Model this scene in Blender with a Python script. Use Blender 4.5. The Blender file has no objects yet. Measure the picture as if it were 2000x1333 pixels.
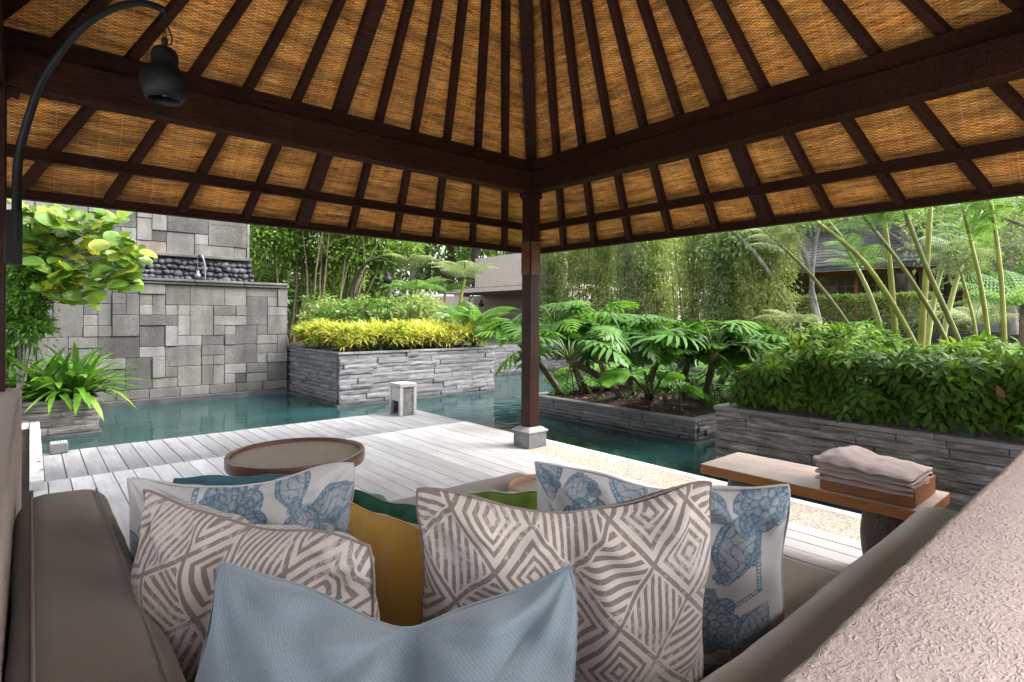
import bpy, bmesh, math, random
import numpy as np
from mathutils import Vector, Matrix, noise as mnoise

# ------------------------------------------------------------------ camera, sky, sun, exposure
SC = bpy.context.scene
COL = SC.collection
CA, CR, CF, CH, CHY = 0.85838, 0.00486, 1089.0, 1.3, 622.3      # yaw, roll, focal (px of 2000), eye height, horizon row
RV = Vector((math.sin(CA), -math.cos(CA), 0)); FV = Vector((math.cos(CA), math.sin(CA), 0)); UV_ = Vector((0, 0, 1))
cd = bpy.data.cameras.new('camera'); cam = bpy.data.objects.new('camera', cd); COL.objects.link(cam)
r_ = RV*math.cos(CR)+UV_*math.sin(CR); u_ = UV_*math.cos(CR)-RV*math.sin(CR)
M = Matrix.Identity(4)
for i in range(3):
    M[i][0], M[i][1], M[i][2] = r_[i], u_[i], -FV[i]
M[2][3] = CH
cam.matrix_world = M
cd.sensor_width = 36; cd.lens = CF/2000*36; cd.shift_y = -(666.5-CHY)/2000
cd.clip_start = 0.03; cd.clip_end = 3000
SC.camera = cam

SUN_EL, SUN_AZ = math.radians(48), math.radians(132)            # azimuth clockwise from +Y
w = bpy.data.worlds.new('World'); SC.world = w; w.use_nodes = True
nt = w.node_tree; bg = nt.nodes['Background']
sky = nt.nodes.new('ShaderNodeTexSky'); sky.sky_type = 'NISHITA'; sky.sun_disc = False
sky.sun_elevation = SUN_EL; sky.sun_rotation = SUN_AZ; sky.dust_density = 4.0; sky.air_density = 1.0; sky.ozone_density = 1.0
hs = nt.nodes.new('ShaderNodeHueSaturation'); hs.inputs['Saturation'].default_value = 0.22
nt.links.new(sky.outputs[0], hs.inputs['Color']); nt.links.new(hs.outputs[0], bg.inputs[0])
bg.inputs[1].default_value = 0.15
sl = bpy.data.lights.new('sun', 'SUN'); sun = bpy.data.objects.new('sun', sl); COL.objects.link(sun)
sl.energy = 1.0; sl.angle = math.radians(28); sl.color = (1.0, 0.96, 0.9)
sd = Vector((math.sin(SUN_AZ)*math.cos(SUN_EL), math.cos(SUN_AZ)*math.cos(SUN_EL), math.sin(SUN_EL)))
sun.rotation_euler = (-sd).to_track_quat('-Z', 'Y').to_euler()
SC.view_settings.view_transform = 'Standard'; SC.view_settings.look = 'None'
SC.view_settings.exposure = 2.42; SC.view_settings.gamma = 1.0
SC.cycles.use_denoising = True
SC.cycles.max_bounces = 10; SC.cycles.diffuse_bounces = 6; SC.cycles.glossy_bounces = 3; SC.cycles.transmission_bounces = 5
SC.cycles.transparent_max_bounces = 6; SC.cycles.caustics_reflective = False; SC.cycles.caustics_refractive = False

# ------------------------------------------------------------------ helpers
random.seed(7); RNG = np.random.default_rng(7)
def ray(px, py):
    dx, dy = px-1000, py-CHY
    a = dx*math.cos(CR)+dy*math.sin(CR); b = -dx*math.sin(CR)+dy*math.cos(CR)
    return RV*(a/CF)+FV-UV_*(b/CF)
def atz(px, py, z): d = ray(px, py); return Vector((0, 0, CH))+d*((z-CH)/d.z)      # where a sight line meets a level
def atx(px, py, x): d = ray(px, py); return Vector((0, 0, CH))+d*(x/d.x)           # ... a plane across X
def aty(px, py, y): d = ray(px, py); return Vector((0, 0, CH))+d*(y/d.y)
def atd(px, py, D): return Vector((0, 0, CH))+ray(px, py)*D
WM = {}
def link(o, parent=None, mw=None):
    COL.objects.link(o); mw = mw or Matrix.Identity(4); WM[o] = mw
    if parent is not None:
        o.parent = parent; o.matrix_local = WM[parent].inverted() @ mw
    else: o.matrix_local = mw
    return o
def tag(o, label=None, cat=None, group=None, kind=None):
    if label: o['label'] = label
    if cat: o['category'] = cat
    if group: o['group'] = group
    if kind: o['kind'] = kind
    return o
def thing(name, label, cat, loc, group=None):
    o = bpy.data.objects.new(name, None); o.empty_display_size = .1
    return tag(link(o, None, Matrix.Translation(Vector(loc))), label, cat, group)
def obj(name, me, mat=None, parent=None, mw=None):
    if mat is not None and len(me.materials) == 0: me.materials.append(mat)
    return link(bpy.data.objects.new(name, me), parent, mw)
def frame(pos, y, up=(0, 0, 1), s=1.0):
    y = Vector(y).normalized(); up = Vector(up); z = up-y*up.dot(y)
    if z.length < 1e-4: z = Vector((1, 0, 0))-y*y.x
    z.normalize(); x = y.cross(z); m = Matrix.Identity(4)
    sx, sy, sz = (s, s, s) if not hasattr(s, '__len__') else s
    for i in range(3): m[i][0], m[i][1], m[i][2], m[i][3] = x[i]*sx, y[i]*sy, z[i]*sz, pos[i]
    return m

class MB:
    def __init__(s): s.v = []; s.f = []; s.uv = {}
    def add(s, vs, fs):
        k = len(s.v); s.v += [tuple(p) for p in vs]; s.f += [tuple(i+k for i in f) for f in fs]; return s
    def box(s, a, b):
        x0, y0, z0 = a; x1, y1, z1 = b
        return s.add([(x0,y0,z0),(x1,y0,z0),(x1,y1,z0),(x0,y1,z0),(x0,y0,z1),(x1,y0,z1),(x1,y1,z1),(x0,y1,z1)],
                     [(3,2,1,0),(4,5,6,7),(0,1,5,4),(1,2,6,5),(2,3,7,6),(3,0,4,7)])
    def beam(s, p, q, wd, h, up=(0, 0, 1)):                 # p,q = centre line of the LOWER face
        m = frame(p, Vector(q)-Vector(p), up); L = (Vector(q)-Vector(p)).length
        vs = [m @ Vector((x*wd/2, y*L, z*h)) for z in (0, 1) for y in (0, 1) for x in (-1, 1)]
        return s.add(vs, [(0,2,3,1),(4,5,7,6),(0,1,5,4),(2,6,7,3),(0,4,6,2),(1,3,7,5)])
    def tube(s, pts, rad, n=8, cap=True):
        pts = [Vector(p) for p in pts]; k = len(pts); base = len(s.v); pv = None
        if not hasattr(rad, '__len__'): rad = [rad]*k
        for i, p in enumerate(pts):
            t = (pts[min(i+1, k-1)]-pts[max(i-1, 0)]).normalized()
            if pv is None: pv = Vector((1, 0, 0)) if abs(t.x) < .8 else Vector((0, 1, 0))
            a = (pv-t*pv.dot(t)).normalized(); pv = a; b = t.cross(a)
            for j in range(n):
                th = 2*math.pi*j/n; s.v.append(tuple(p+(a*math.cos(th)+b*math.sin(th))*rad[i]))
        for i in range(k-1):
            for j in range(n):
                s.f.append((base+i*n+j, base+i*n+(j+1) % n, base+(i+1)*n+(j+1) % n, base+(i+1)*n+j))
        if cap:
            s.f.append(tuple(base+j for j in reversed(range(n)))); s.f.append(tuple(base+(k-1)*n+j for j in range(n)))
        return s
    def lathe(s, prof, n=32, c=(0, 0, 0)):
        base = len(s.v); k = len(prof)
        for r, z in prof:
            for j in range(n):
                th = 2*math.pi*j/n; s.v.append((c[0]+r*math.cos(th), c[1]+r*math.sin(th), c[2]+z))
        for i in range(k-1):
            for j in range(n): s.f.append((base+i*n+j, base+i*n+(j+1) % n, base+(i+1)*n+(j+1) % n, base+(i+1)*n+j))
        s.f.append(tuple(base+j for j in reversed(range(n)))); s.f.append(tuple(base+(k-1)*n+j for j in range(n)))
        return s
    def mesh(s, name, smooth=False, bevel=0, seg=2, ang=.6):
        me = bpy.data.meshes.new(name); me.from_pydata(s.v, [], s.f); me.update()
        if bevel:
            b = bmesh.new(); b.from_mesh(me)
            es = [e for e in b.edges if len(e.link_faces) == 2 and e.calc_face_angle(0) > ang]
            bmesh.ops.bevel(b, geom=es, offset=bevel, segments=seg, affect='EDGES', profile=.5)
            b.to_mesh(me); b.free()
        if smooth:
            for p in me.polygons: p.use_smooth = True
            if smooth == 2: me.set_sharp_from_angle(angle=.7)
        return me
    def build(s, name, mat, parent=None, **k): return obj(name, s.mesh(name, **k), mat, parent)
def box(name, a, b, mat, parent=None, bevel=0, seg=2):
    c = [(a[i]+b[i])/2 for i in range(3)]; h = [abs(b[i]-a[i])/2 for i in range(3)]
    me = MB().box([-q for q in h], h).mesh(name, bevel=bevel, seg=seg, smooth=2 if bevel else False)
    return obj(name, me, mat, parent, Matrix.Translation(c))
def struct(o): o['kind'] = 'structure'; return o

def arr_mesh(name, V, T, tint=None, smooth=False):            # numpy verts, triangles -> mesh
    me = bpy.data.meshes.new(name); nv, nf, k = len(V), len(T), T.shape[1]
    me.vertices.add(nv); me.vertices.foreach_set('co', V.astype(np.float32).ravel())
    me.loops.add(nf*k); me.loops.foreach_set('vertex_index', T.astype(np.int32).ravel())
    me.polygons.add(nf); me.polygons.foreach_set('loop_start', np.arange(0, nf*k, k, dtype=np.int32))
    if smooth: me.polygons.foreach_set('use_smooth', np.ones(nf, dtype=bool))
    me.update(calc_edges=True)
    if tint is not None:
        a = me.attributes.new('tint', 'FLOAT', 'POINT'); a.data.foreach_set('value', tint.astype(np.float32))
    return me
def nrm(a): return a/np.maximum(np.linalg.norm(a, axis=1, keepdims=True), 1e-9)
def cloud(tmpl, P, D, S, tint, up=None, jit=.5, W=None):       # many copies of one small leaf in one mesh
    tv, tt = tmpl; n = len(P); y = nrm(D)
    u = np.tile([0, 0, 1.], (n, 1)) if up is None else up
    u = u+RNG.normal(size=(n, 3))*jit; zc = nrm(u-(u*y).sum(1, keepdims=True)*y); x = np.cross(y, zc)
    Wd = np.ones(n) if W is None else W
    V = P[:, None, :]+S[:, None, None]*(tv[None, :, 0:1]*x[:, None, :]*Wd[:, None, None]+tv[None, :, 1:2]*y[:, None, :]+tv[None, :, 2:3]*zc[:, None, :])
    T = tt[None, :, :]+(np.arange(n)*len(tv))[:, None, None]
    return V.reshape(-1, 3), T.reshape(-1, 3), np.repeat(tint, len(tv))
def merge(parts):
    vs, ts, cs, k = [], [], [], 0
    for V, T, c in parts: vs.append(V); ts.append(T+k); cs.append(c); k += len(V)
    return np.concatenate(vs), np.concatenate(ts), np.concatenate(cs)
A_ = np.array
# leaf shapes: x across, y along, z up
LEAF4 = (A_([(0,0,0),(-.26,.45,.07),(.26,.45,.07),(0,1,-.08),(0,.45,0)], float), A_([(0,4,1),(0,2,4),(1,4,3),(4,2,3)]))
BLADE = (A_([(-.03,0,0),(.03,0,0),(-.045,.4,.12),(.045,.4,.12),(-.03,.75,.06),(.03,.75,.06),(0,1,-.12)], float),
         A_([(0,1,3),(0,3,2),(2,3,5),(2,5,4),(4,5,6)]))
def umbel(n=7, droop=.35):
    v, t = [], []
    for i in range(n):
        a = 2*math.pi*i/n+.2; c, s_ = math.cos(a), math.sin(a); b = len(v); k = 1.0 if i % 3 else .8
        for (x, y, z) in [(0,.12,0),(-.17,.55,-.02),(0,.55,-.08),(.17,.55,-.02),(0,1*k,-droop)]:
            v.append((x*c-y*s_, x*s_+y*c, z))
        t += [(b,b+2,b+1),(b,b+3,b+2),(b+1,b+2,b+4),(b+2,b+3,b+4)]
    return A_(v, float), A_(t)
UMBEL = umbel()
def clumps(center, radii, nclump, per, cr, shell=.55, flat=0.0):
    c = A_(center, float); R = A_(radii, float)
    d = nrm(RNG.normal(size=(nclump, 3))); rr = RNG.uniform(shell, 1, (nclump, 1))**.7
    C = c+d*rr*R
    off = RNG.normal(size=(nclump, per, 3)); off /= np.linalg.norm(off, axis=2, keepdims=True)
    rad = cr*RNG.uniform(.35, 1, (nclump, per, 1))*RNG.uniform(.6, 1.3, (nclump, 1, 1)); off = off*rad
    P = (C[:, None, :]+off).reshape(-1, 3); Dv = off.reshape(-1, 3)/cr+A_([0, 0, -.25-flat])
    ti = np.repeat(RNG.uniform(-.25, .25, nclump), per)+RNG.uniform(-.2, .2, nclump*per)
    return P, Dv, np.clip(.5+ti, 0, 1)

# ------------------------------------------------------------------ node materials
class G:
    def __init__(s, name, rough=.6, spec=.4):
        s.m = bpy.data.materials.new(name); s.m.use_nodes = True; s.nt = s.m.node_tree
        s.b = s.nt.nodes['Principled BSDF']; s.o = s.nt.nodes['Material Output']
        s.b.inputs['Roughness'].default_value = rough; s.b.inputs['Specular IOR Level'].default_value = spec
    def put(s, sock, v):
        if isinstance(v, bpy.types.NodeSocket): s.nt.links.new(v, sock)
        elif isinstance(v, (tuple, list)) and len(v) == 3 and sock.type == 'RGBA': sock.default_value = (*v, 1)
        else: sock.default_value = v
    def n(s, t, ins=None, **pr):
        nd = s.nt.nodes.new(t)
        for k, v in pr.items(): setattr(nd, k, v)
        for k, v in (ins or {}).items(): s.put(nd.inputs[k], v)
        return nd
    def set(s, **k):
        for a, v in k.items(): s.put(s.b.inputs[a.replace('_', ' ')], v)
        return s
    def mt(s, op, a, b=0.0, c=0.0): return s.n('ShaderNodeMath', {0: a, 1: b, 2: c}, operation=op).outputs[0]
    def pos(s): return s.n('ShaderNodeNewGeometry').outputs['Position']
    def loc(s): return s.n('ShaderNodeTexCoord').outputs['Object']
    def uv(s): return s.n('ShaderNodeTexCoord').outputs['UV']
    def xyz(s, v): return s.n('ShaderNodeSeparateXYZ', {0: v}).outputs
    def comb(s, x, y, z=0.0): return s.n('ShaderNodeCombineXYZ', {0: x, 1: y, 2: z}).outputs[0]
    def sc(s, v, k): return s.n('ShaderNodeMapping', {'Vector': v, 'Scale': k}).outputs[0]
    def noise(s, v, scale, det=4, ro=.55, dist=0): return s.n('ShaderNodeTexNoise', {'Vector': v, 'Scale': scale, 'Detail': det, 'Roughness': ro, 'Distortion': dist}).outputs[0]
    def vor(s, v, scale, feature='F1', out='Distance', rnd=1.0): return s.n('ShaderNodeTexVoronoi', {'Vector': v, 'Scale': scale, 'Randomness': rnd}, feature=feature).outputs[out]
    def rnd(s): return s.n('ShaderNodeObjectInfo').outputs['Random']
    def attr(s, nm, out='Fac'): return s.n('ShaderNodeAttribute', attribute_name=nm).outputs[out]
    def ramp(s, f, stops, interp='LINEAR'):
        nd = s.n('ShaderNodeValToRGB', {0: f}); cr = nd.color_ramp; cr.interpolation = interp
        while len(cr.elements) < len(stops): cr.elements.new(.5)
        for e, (p, c) in zip(cr.elements, stops): e.position = p; e.color = (*c, 1) if len(c) == 3 else c
        return nd.outputs[0]
    def mix(s, f, a, b, mode='MIX'):
        nd = s.n('ShaderNodeMix', data_type='RGBA', blend_type=mode)
        s.put(nd.inputs[0], f); s.put(nd.inputs[6], a); s.put(nd.inputs[7], b); return nd.outputs[2]
    def val(s, c, k): return s.mix(1.0, c, s.n('ShaderNodeCombineColor', {0: k, 1: k, 2: k}).outputs[0], 'MULTIPLY')
    def rng(s, f, a, b, c, d): return s.n('ShaderNodeMapRange', {0: f, 1: a, 2: b, 3: c, 4: d}).outputs[0]
    def bump(s, h, st=.5, dist=.01):
        nd = s.n('ShaderNodeBump', {'Height': h, 'Strength': st, 'Distance': dist}); s.put(s.b.inputs['Normal'], nd.outputs[0]); return s
MAT = {}
def done(k, g): MAT[k] = g.m; return g.m

def m_wood(k, c0, c1, rough=.5, sx=(1, 1, 1), bump=.15, var=.35, spec=.4):
    g = G(k, rough, spec); p = g.loc(); q = g.sc(p, sx)
    n = g.noise(q, 14, 6, .65, .6); n2 = g.noise(g.pos(), 1.7, 3)
    c = g.mix(g.rng(n, .35, .68, 0, 1), c0, c1); c = g.val(c, g.rng(n2, .3, .7, .75, 1.2))
    c = g.val(c, g.rng(g.rnd(), 0, 1, 1-var, 1+var)); g.set(Base_Color=c); g.bump(n, bump, .004); return done(k, g)
m_wood('beam_wood', (.016, .005, .003), (.052, .0185, .011), .6, (.4, 6, 6), .2, .12, .12)
m_wood('post_wood', (.020, .007, .005), (.050, .020, .014), .5, (7, 7, .35), .2, .08, .18)
m_wood('carved_wood', (.09, .03, .012), (.21, .08, .035), .5, (3, 3, 3), .6, .1)
m_wood('table_wood', (.085, .033, .018), (.17, .075, .042), .32, (1.2, 9, 9), .12, .1, .5)
m_wood('table_top_wood', (.20, .125, .105), (.33, .225, .195), .3, (1.0, 9, 9), .12, .1, .5)
m_wood('bench_edge', (.28, .105, .026), (.43, .18, .06), .4, (9, .8, 9), .1, .1)
m_wood('bench_top_wood', (.43, .32, .27), (.60, .49, .43), .45, (9, .7, 9), .1, .1)
m_wood('drum_wood', (.05, .035, .03), (.13, .10, .085), .6, (5, 5, 2), .6, .1)
m_wood('basket_wood', (.20, .068, .018), (.38, .15, .05), .55, (1, 1, 18), .6, .1)
m_wood('tray_wood', (.30, .14, .07), (.42, .25, .15), .4, (1.5, 8, 8), .1, .1)
m_wood('window_wood', (.20, .07, .03), (.32, .12, .05), .5, (5, 5, 1), .1, .2)
m_wood('rail_wood', (.06, .035, .03), (.10, .06, .05), .6, (5, 5, 1), .1, .2)
def m_deck(k, lo, hi, dirt):
    g = G(k, .7, .25); p = g.pos(); q = g.sc(p, (30, 1.2, 1)); n = g.noise(q, 1.5, 6, .7); sp = g.noise(p, 38, 4, .7); pat = g.noise(g.sc(p, (4, 1.2, 1)), 1.6, 4, .6)
    rn = g.rnd(); c = g.mix(g.rng(n, .3, .7, 0, 1), lo, hi)
    c = g.val(c, g.rng(rn, 0, 1, .78, 1.14))
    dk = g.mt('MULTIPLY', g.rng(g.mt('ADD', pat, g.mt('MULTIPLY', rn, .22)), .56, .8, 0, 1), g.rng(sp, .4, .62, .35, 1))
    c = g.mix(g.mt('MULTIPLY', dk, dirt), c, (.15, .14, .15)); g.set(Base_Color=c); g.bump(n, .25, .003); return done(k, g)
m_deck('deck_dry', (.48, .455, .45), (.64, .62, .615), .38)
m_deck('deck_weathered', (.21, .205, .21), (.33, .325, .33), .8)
def m_weave():
    g = G('woven_cane', .55, .3); u = g.xyz(g.uv()); U, V = u[0], u[1]
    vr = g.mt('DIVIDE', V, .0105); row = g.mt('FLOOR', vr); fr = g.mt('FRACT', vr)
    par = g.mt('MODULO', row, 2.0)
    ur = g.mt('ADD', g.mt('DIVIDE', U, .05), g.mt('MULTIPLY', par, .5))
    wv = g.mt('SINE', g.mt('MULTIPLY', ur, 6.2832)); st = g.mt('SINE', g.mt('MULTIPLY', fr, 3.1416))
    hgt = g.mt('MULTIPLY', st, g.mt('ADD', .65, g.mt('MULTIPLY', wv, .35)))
    nrow = g.n('ShaderNodeTexNoise', {'Vector': g.comb(g.mt('MULTIPLY', U, 5.0), g.mt('MULTIPLY', row, 3.17)), 'Scale': 1.0, 'Detail': 3, 'Roughness': .7}).outputs[0]
    col = g.ramp(g.rng(nrow, .33, .67, 0, 1), [(0, (.30, .10, .018)), (.3, (.62, .25, .05)), (.62, (.80, .37, .09)), (1, (.86, .54, .20))])
    streak = g.noise(g.comb(g.mt('MULTIPLY', U, .9), g.mt('MULTIPLY', V, 9.0)), 1.0, 4, .65, .8)
    col = g.val(col, g.rng(streak, .32, .60, .42, 1.2))
    cold = g.noise(g.comb(g.mt('MULTIPLY', U, 26.0), g.mt('MULTIPLY', V, .8)), 1.0, 2, .6)
    col = g.val(col, g.rng(cold, .35, .65, .86, 1.1))
    thin = g.mt('LESS_THAN', g.mt('FRACT', g.mt('DIVIDE', U, .115)), .05)
    col = g.mix(g.mt('MULTIPLY', thin, .3), col, (.75, .52, .26))
    col = g.val(col, g.rng(hgt, 0, .7, .25, 1.2))  # shade in the gaps between strands, put into the colour
    pat = g.noise(g.comb(g.mt('MULTIPLY', U, 2.3), g.mt('MULTIPLY', V, .7)), 1.0, 2, .6); col = g.val(col, g.rng(pat, .3, .7, .92, 1.35))
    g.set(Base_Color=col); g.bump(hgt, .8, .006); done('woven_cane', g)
m_weave()
def m_stone(k, base, dark, light, pit=0.0, scale=1.0, rough=.85, var=.3, bump=.4, purple=0, streak=None):
    g = G(k, rough, .25); p = g.pos(); rn = g.rnd()
    big = g.noise(p, 2.3*scale, 5, .6); fin = g.noise(p, 45*scale, 5, .7)
    if streak: big = g.noise(g.sc(p, streak), 2.0*scale, 6, .68, .4)
    c = g.ramp(g.rng(big, .28, .72, 0, 1), [(0, dark), (.5, base), (1, light)])
    c = g.val(c, g.rng(rn, 0, 1, 1-var, 1+var)); c = g.val(c, g.rng(fin, .3, .7, .75, 1.2))
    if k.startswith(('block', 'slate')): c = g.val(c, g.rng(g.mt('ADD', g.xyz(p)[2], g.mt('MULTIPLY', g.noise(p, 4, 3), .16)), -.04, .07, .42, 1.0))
    if k.startswith('block'): c = g.val(c, g.rng(g.noise(g.sc(p, (2.6, 2.6, .45)), 1.6, 5, .65), .34, .66, .68, 1.12))
    h = g.mt('ADD', fin, g.mt('MULTIPLY', big, 1.5))
    if pit:
        vo = g.noise(p, 70*scale, 3, .8); pk = g.rng(vo, .36, .5, 0, 1); c = g.mix(g.mt('MULTIPLY', g.mt('SUBTRACT', 1.0, pk), pit), c, (.035, .035, .035)); h = g.mt('ADD', h, g.mt('MULTIPLY', pk, .8))
    g.set(Base_Color=c); g.bump(h, bump, .012); return done(k, g)
m_stone('block_smooth', (.114, .109, .102), (.081, .080, .075), (.147, .144, .137), 0, 1, .85, .22, .25)
m_stone('block_light', (.162, .158, .151), (.124, .121, .117), (.196, .192, .185), .15, 1, .85, .12, .25)
m_stone('block_pitted', (.102, .098, .092), (.070, .068, .065), (.135, .131, .123), .75, .8, .9, .2, .6)
m_stone('block_warm', (.174, .144, .121), (.135, .113, .096), (.204, .174, .152), .1, 1, .85, .12, .25)
m_stone('cap_stone', (.085, .083, .080), (.045, .045, .043), (.135, .133, .130), .2, 1, .8, .15, .4)
m_stone('slate_grey', (.154, .151, .159), (.098, .096, .103), (.223, .220, .223), 0, 1.5, .8, .22, .4, streak=(1.6, 1.6, 12))
m_stone('slate_brown', (.15, .14, .13), (.045, .042, .038), (.36, .345, .33), 0, 1.5, .75, .25, .4, streak=(1.6, 1.6, 12))
m_stone('slate_cap', (.165, .161, .158), (.098, .094, .090), (.232, .229, .221), .1, 1.2, .75, .12, .4)
m_stone('wet_stone', (.055, .055, .06), (.03, .03, .034), (.09, .09, .095), 0, 1.5, .35, .15, .3)
m_stone('river_stone', (.036, .038, .044), (.019, .019, .023), (.078, .081, .091), 0, 2, .6, .5, .3)
m_stone('plinth_stone', (.155, .16, .16), (.085, .09, .09), (.25, .25, .25), .15, 1.5, .7, .08, .35)
m_stone('lantern_stone', (.36, .36, .34), (.26, .26, .25), (.46, .46, .44), .1, 1.5, .85, .08, .35)
m_stone('lantern_pebble', (.22, .22, .21), (.12, .12, .115), (.35, .35, .33), .8, 1.2, .9, .08, .9)
m_stone('white_stone', (.60, .59, .57), (.46, .45, .43), (.70, .69, .67), 0, 2, .8, .06, .2)
m_stone('soil', (.022, .014, .008), (.010, .007, .004), (.055, .036, .02), .4, 1.5, .95, .1, 1.0)
m_stone('concrete', (.36, .33, .315), (.30, .275, .265), (.41, .38, .365), 0, .6, .9, .05, .15)
m_stone('grey_wall', (.22, .22, .225), (.18, .18, .185), (.26, .26, .265), 0, .8, .9, .05, .2)
m_stone('roof_shingle', (.10, .095, .10), (.06, .055, .06), (.15, .145, .15), .2, 1, .9, .2, .6, streak=(1, 6, 6))
m_stone('thatch', (.14, .115, .085), (.08, .065, .05), (.2, .17, .13), .3, 2, .95, .1, 1.0)
m_stone('bark_grey', (.27, .25, .225), (.16, .15, .13), (.40, .38, .35), .2, 3, .9, .1, .6)
m_stone('bark_brown', (.17, .14, .085), (.10, .08, .048), (.28, .245, .16), .2, 3, .9, .1, .6)
m_stone('ground_soil', (.06, .05, .032), (.035, .03, .02), (.09, .075, .05), .3, 1, .95, .1, .6)
def m_pebble():
    g = G('pebble_wash', .7, .3); p = g.pos(); cc = g.vor(p, 85, 'F1', 'Color'); d = g.vor(p, 85)
    v = g.xyz(cc)[0]; c = g.ramp(v, [(0, (.27, .215, .15)), (.35, (.42, .37, .30)), (1, (.56, .52, .46))])
    c = g.val(c, g.rng(d, .25, .6, 1.05, .72)); g.set(Base_Color=c); g.bump(g.mt('SUBTRACT', 1.0, d), .4, .006); done('pebble_wash', g)
m_pebble()
def m_plaster(k, c0, c1):
    g = G(k, .92, .06); p = g.pos(); q = g.sc(p, (1.0, 1.5, 1.2))
    wv = g.noise(q, 55, 2, .5, .8); rid = g.mt('ABSOLUTE', g.mt('SUBTRACT', wv, .5)); crest = g.rng(rid, 0, .085, 1, 0)
    mask = g.rng(g.noise(p, 75, 2, .6), .46, .60, 0, 1); fine = g.noise(p, 190, 2, .7); mid = g.noise(q, 85, 3, .6)
    h = g.mt('ADD', g.mt('MULTIPLY', g.mt('MULTIPLY', crest, mask), 1.3), g.mt('ADD', g.mt('MULTIPLY', fine, .25), g.mt('MULTIPLY', g.rng(mid, .42, .66, 0, 1), .5)))
    c = g.mix(g.noise(p, 2.5, 4, .6), c0, c1); g.set(Base_Color=c); g.bump(h, .5, .0035); return done(k, g)
m_plaster('plaster_pink', (.375, .308, .285), (.44, .365, .34))
def m_flat(k, c, rough=.6, spec=.4, var=.1, metal=0):
    g = G(k, rough, spec); g.set(Metallic=metal); n = g.noise(g.pos(), 5, 4, .6); g.set(Base_Color=g.val(g.mix(0.0, c, c), g.rng(n, .3, .7, 1-var, 1+var))); return done(k, g)
m_flat('black_metal', (.010, .011, .0115), .5, .22, .2); m_flat('lamp_inside', (.09, .02, .008), .6); m_flat('bulb_glass', (.5, .45, .4), .2)
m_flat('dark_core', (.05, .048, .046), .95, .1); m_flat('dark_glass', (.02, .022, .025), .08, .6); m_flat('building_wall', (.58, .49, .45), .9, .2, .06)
m_flat('far_blue_wall', (.42, .44, .46), .9, .2, .06); m_flat('dry_leaf', (.15, .07, .028), .8); m_flat('steel', (.16, .165, .175), .35, .5, .1, .6)
def m_water():
    g = G('pool_water', .045, .5); p = g.pos(); g.b.inputs['IOR'].default_value = 1.33
    x = g.xyz(p)
    n = g.noise(g.sc(p, (1, 1, 1)), 1.1, 3, .5); c = g.mix(g.rng(n, .3, .7, 0, 1), (.006, .028, .027), (.014, .050, .047))
    g.set(Base_Color=c); h = g.noise(g.sc(p, (1.0, 1.4, 1)), 2.6, 3, .5, .4); h2 = g.noise(p, 10, 2, .5)
    g.bump(g.mt('ADD', h, g.mt('MULTIPLY', h2, .14)), .15, .07); done('pool_water', g)
m_water()
def m_fabric(k, c0, c1, weave=420, rough=.9, bump=.25, sheen=.3):
    g = G(k, rough, .15); u = g.xyz(g.uv()); a = g.mt('SINE', g.mt('MULTIPLY', g.mt('ADD', u[0], u[1]), weave)); b = g.mt('SINE', g.mt('MULTIPLY', g.mt('SUBTRACT', u[0], u[1]), weave*.6))
    h = g.mt('MULTIPLY', g.mt('ADD', g.noise(g.sc(g.uv(), (weave*.25, weave*2.2, 1)), 1.0, 2, .6), g.noise(g.sc(g.uv(), (weave*2.2, weave*.25, 1)), 1.0, 2, .6)), .5); n = g.noise(g.pos(), 420, 2, .6); n2 = g.noise(g.pos(), 4, 3)
    c = g.mix(g.rng(g.mt('ADD', g.mt('MULTIPLY', h, .6), g.mt('MULTIPLY', n, .4)), .35, .65, 0, 1), c0, c1); c = g.val(c, g.rng(n2, .3, .7, .92, 1.08)); tw_ = g.mt('SINE', g.mt('MULTIPLY', g.mt('ADD', u[0], g.mt('MULTIPLY', u[1], .7)), 1050.0)); c = g.val(c, g.rng(tw_, -1, 1, .93, 1.07))
    g.set(Base_Color=c, Sheen_Weight=sheen); g.bump(g.mt('ADD', h, n), bump, .0015); return done(k, g)
m_fabric('fabric_taupe', (.135, .105, .081), (.26, .212, .172), 700, .9, .3)
m_fabric('fabric_blue', (.125, .16, .188), (.195, .24, .275), 500); m_fabric('fabric_mustard', (.30, .155, .018), (.42, .235, .04), 300)
m_fabric('fabric_green', (.008, .055, .028), (.018, .09, .05), 500); m_fabric('fabric_lime', (.06, .105, .008), (.11, .17, .018), 400)
m_fabric('fabric_teal', (.025, .085, .105), (.05, .13, .155), 500)
m_fabric('towel', (.28, .205, .19), (.62, .50, .465), 900, .95, 1.0)
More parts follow.
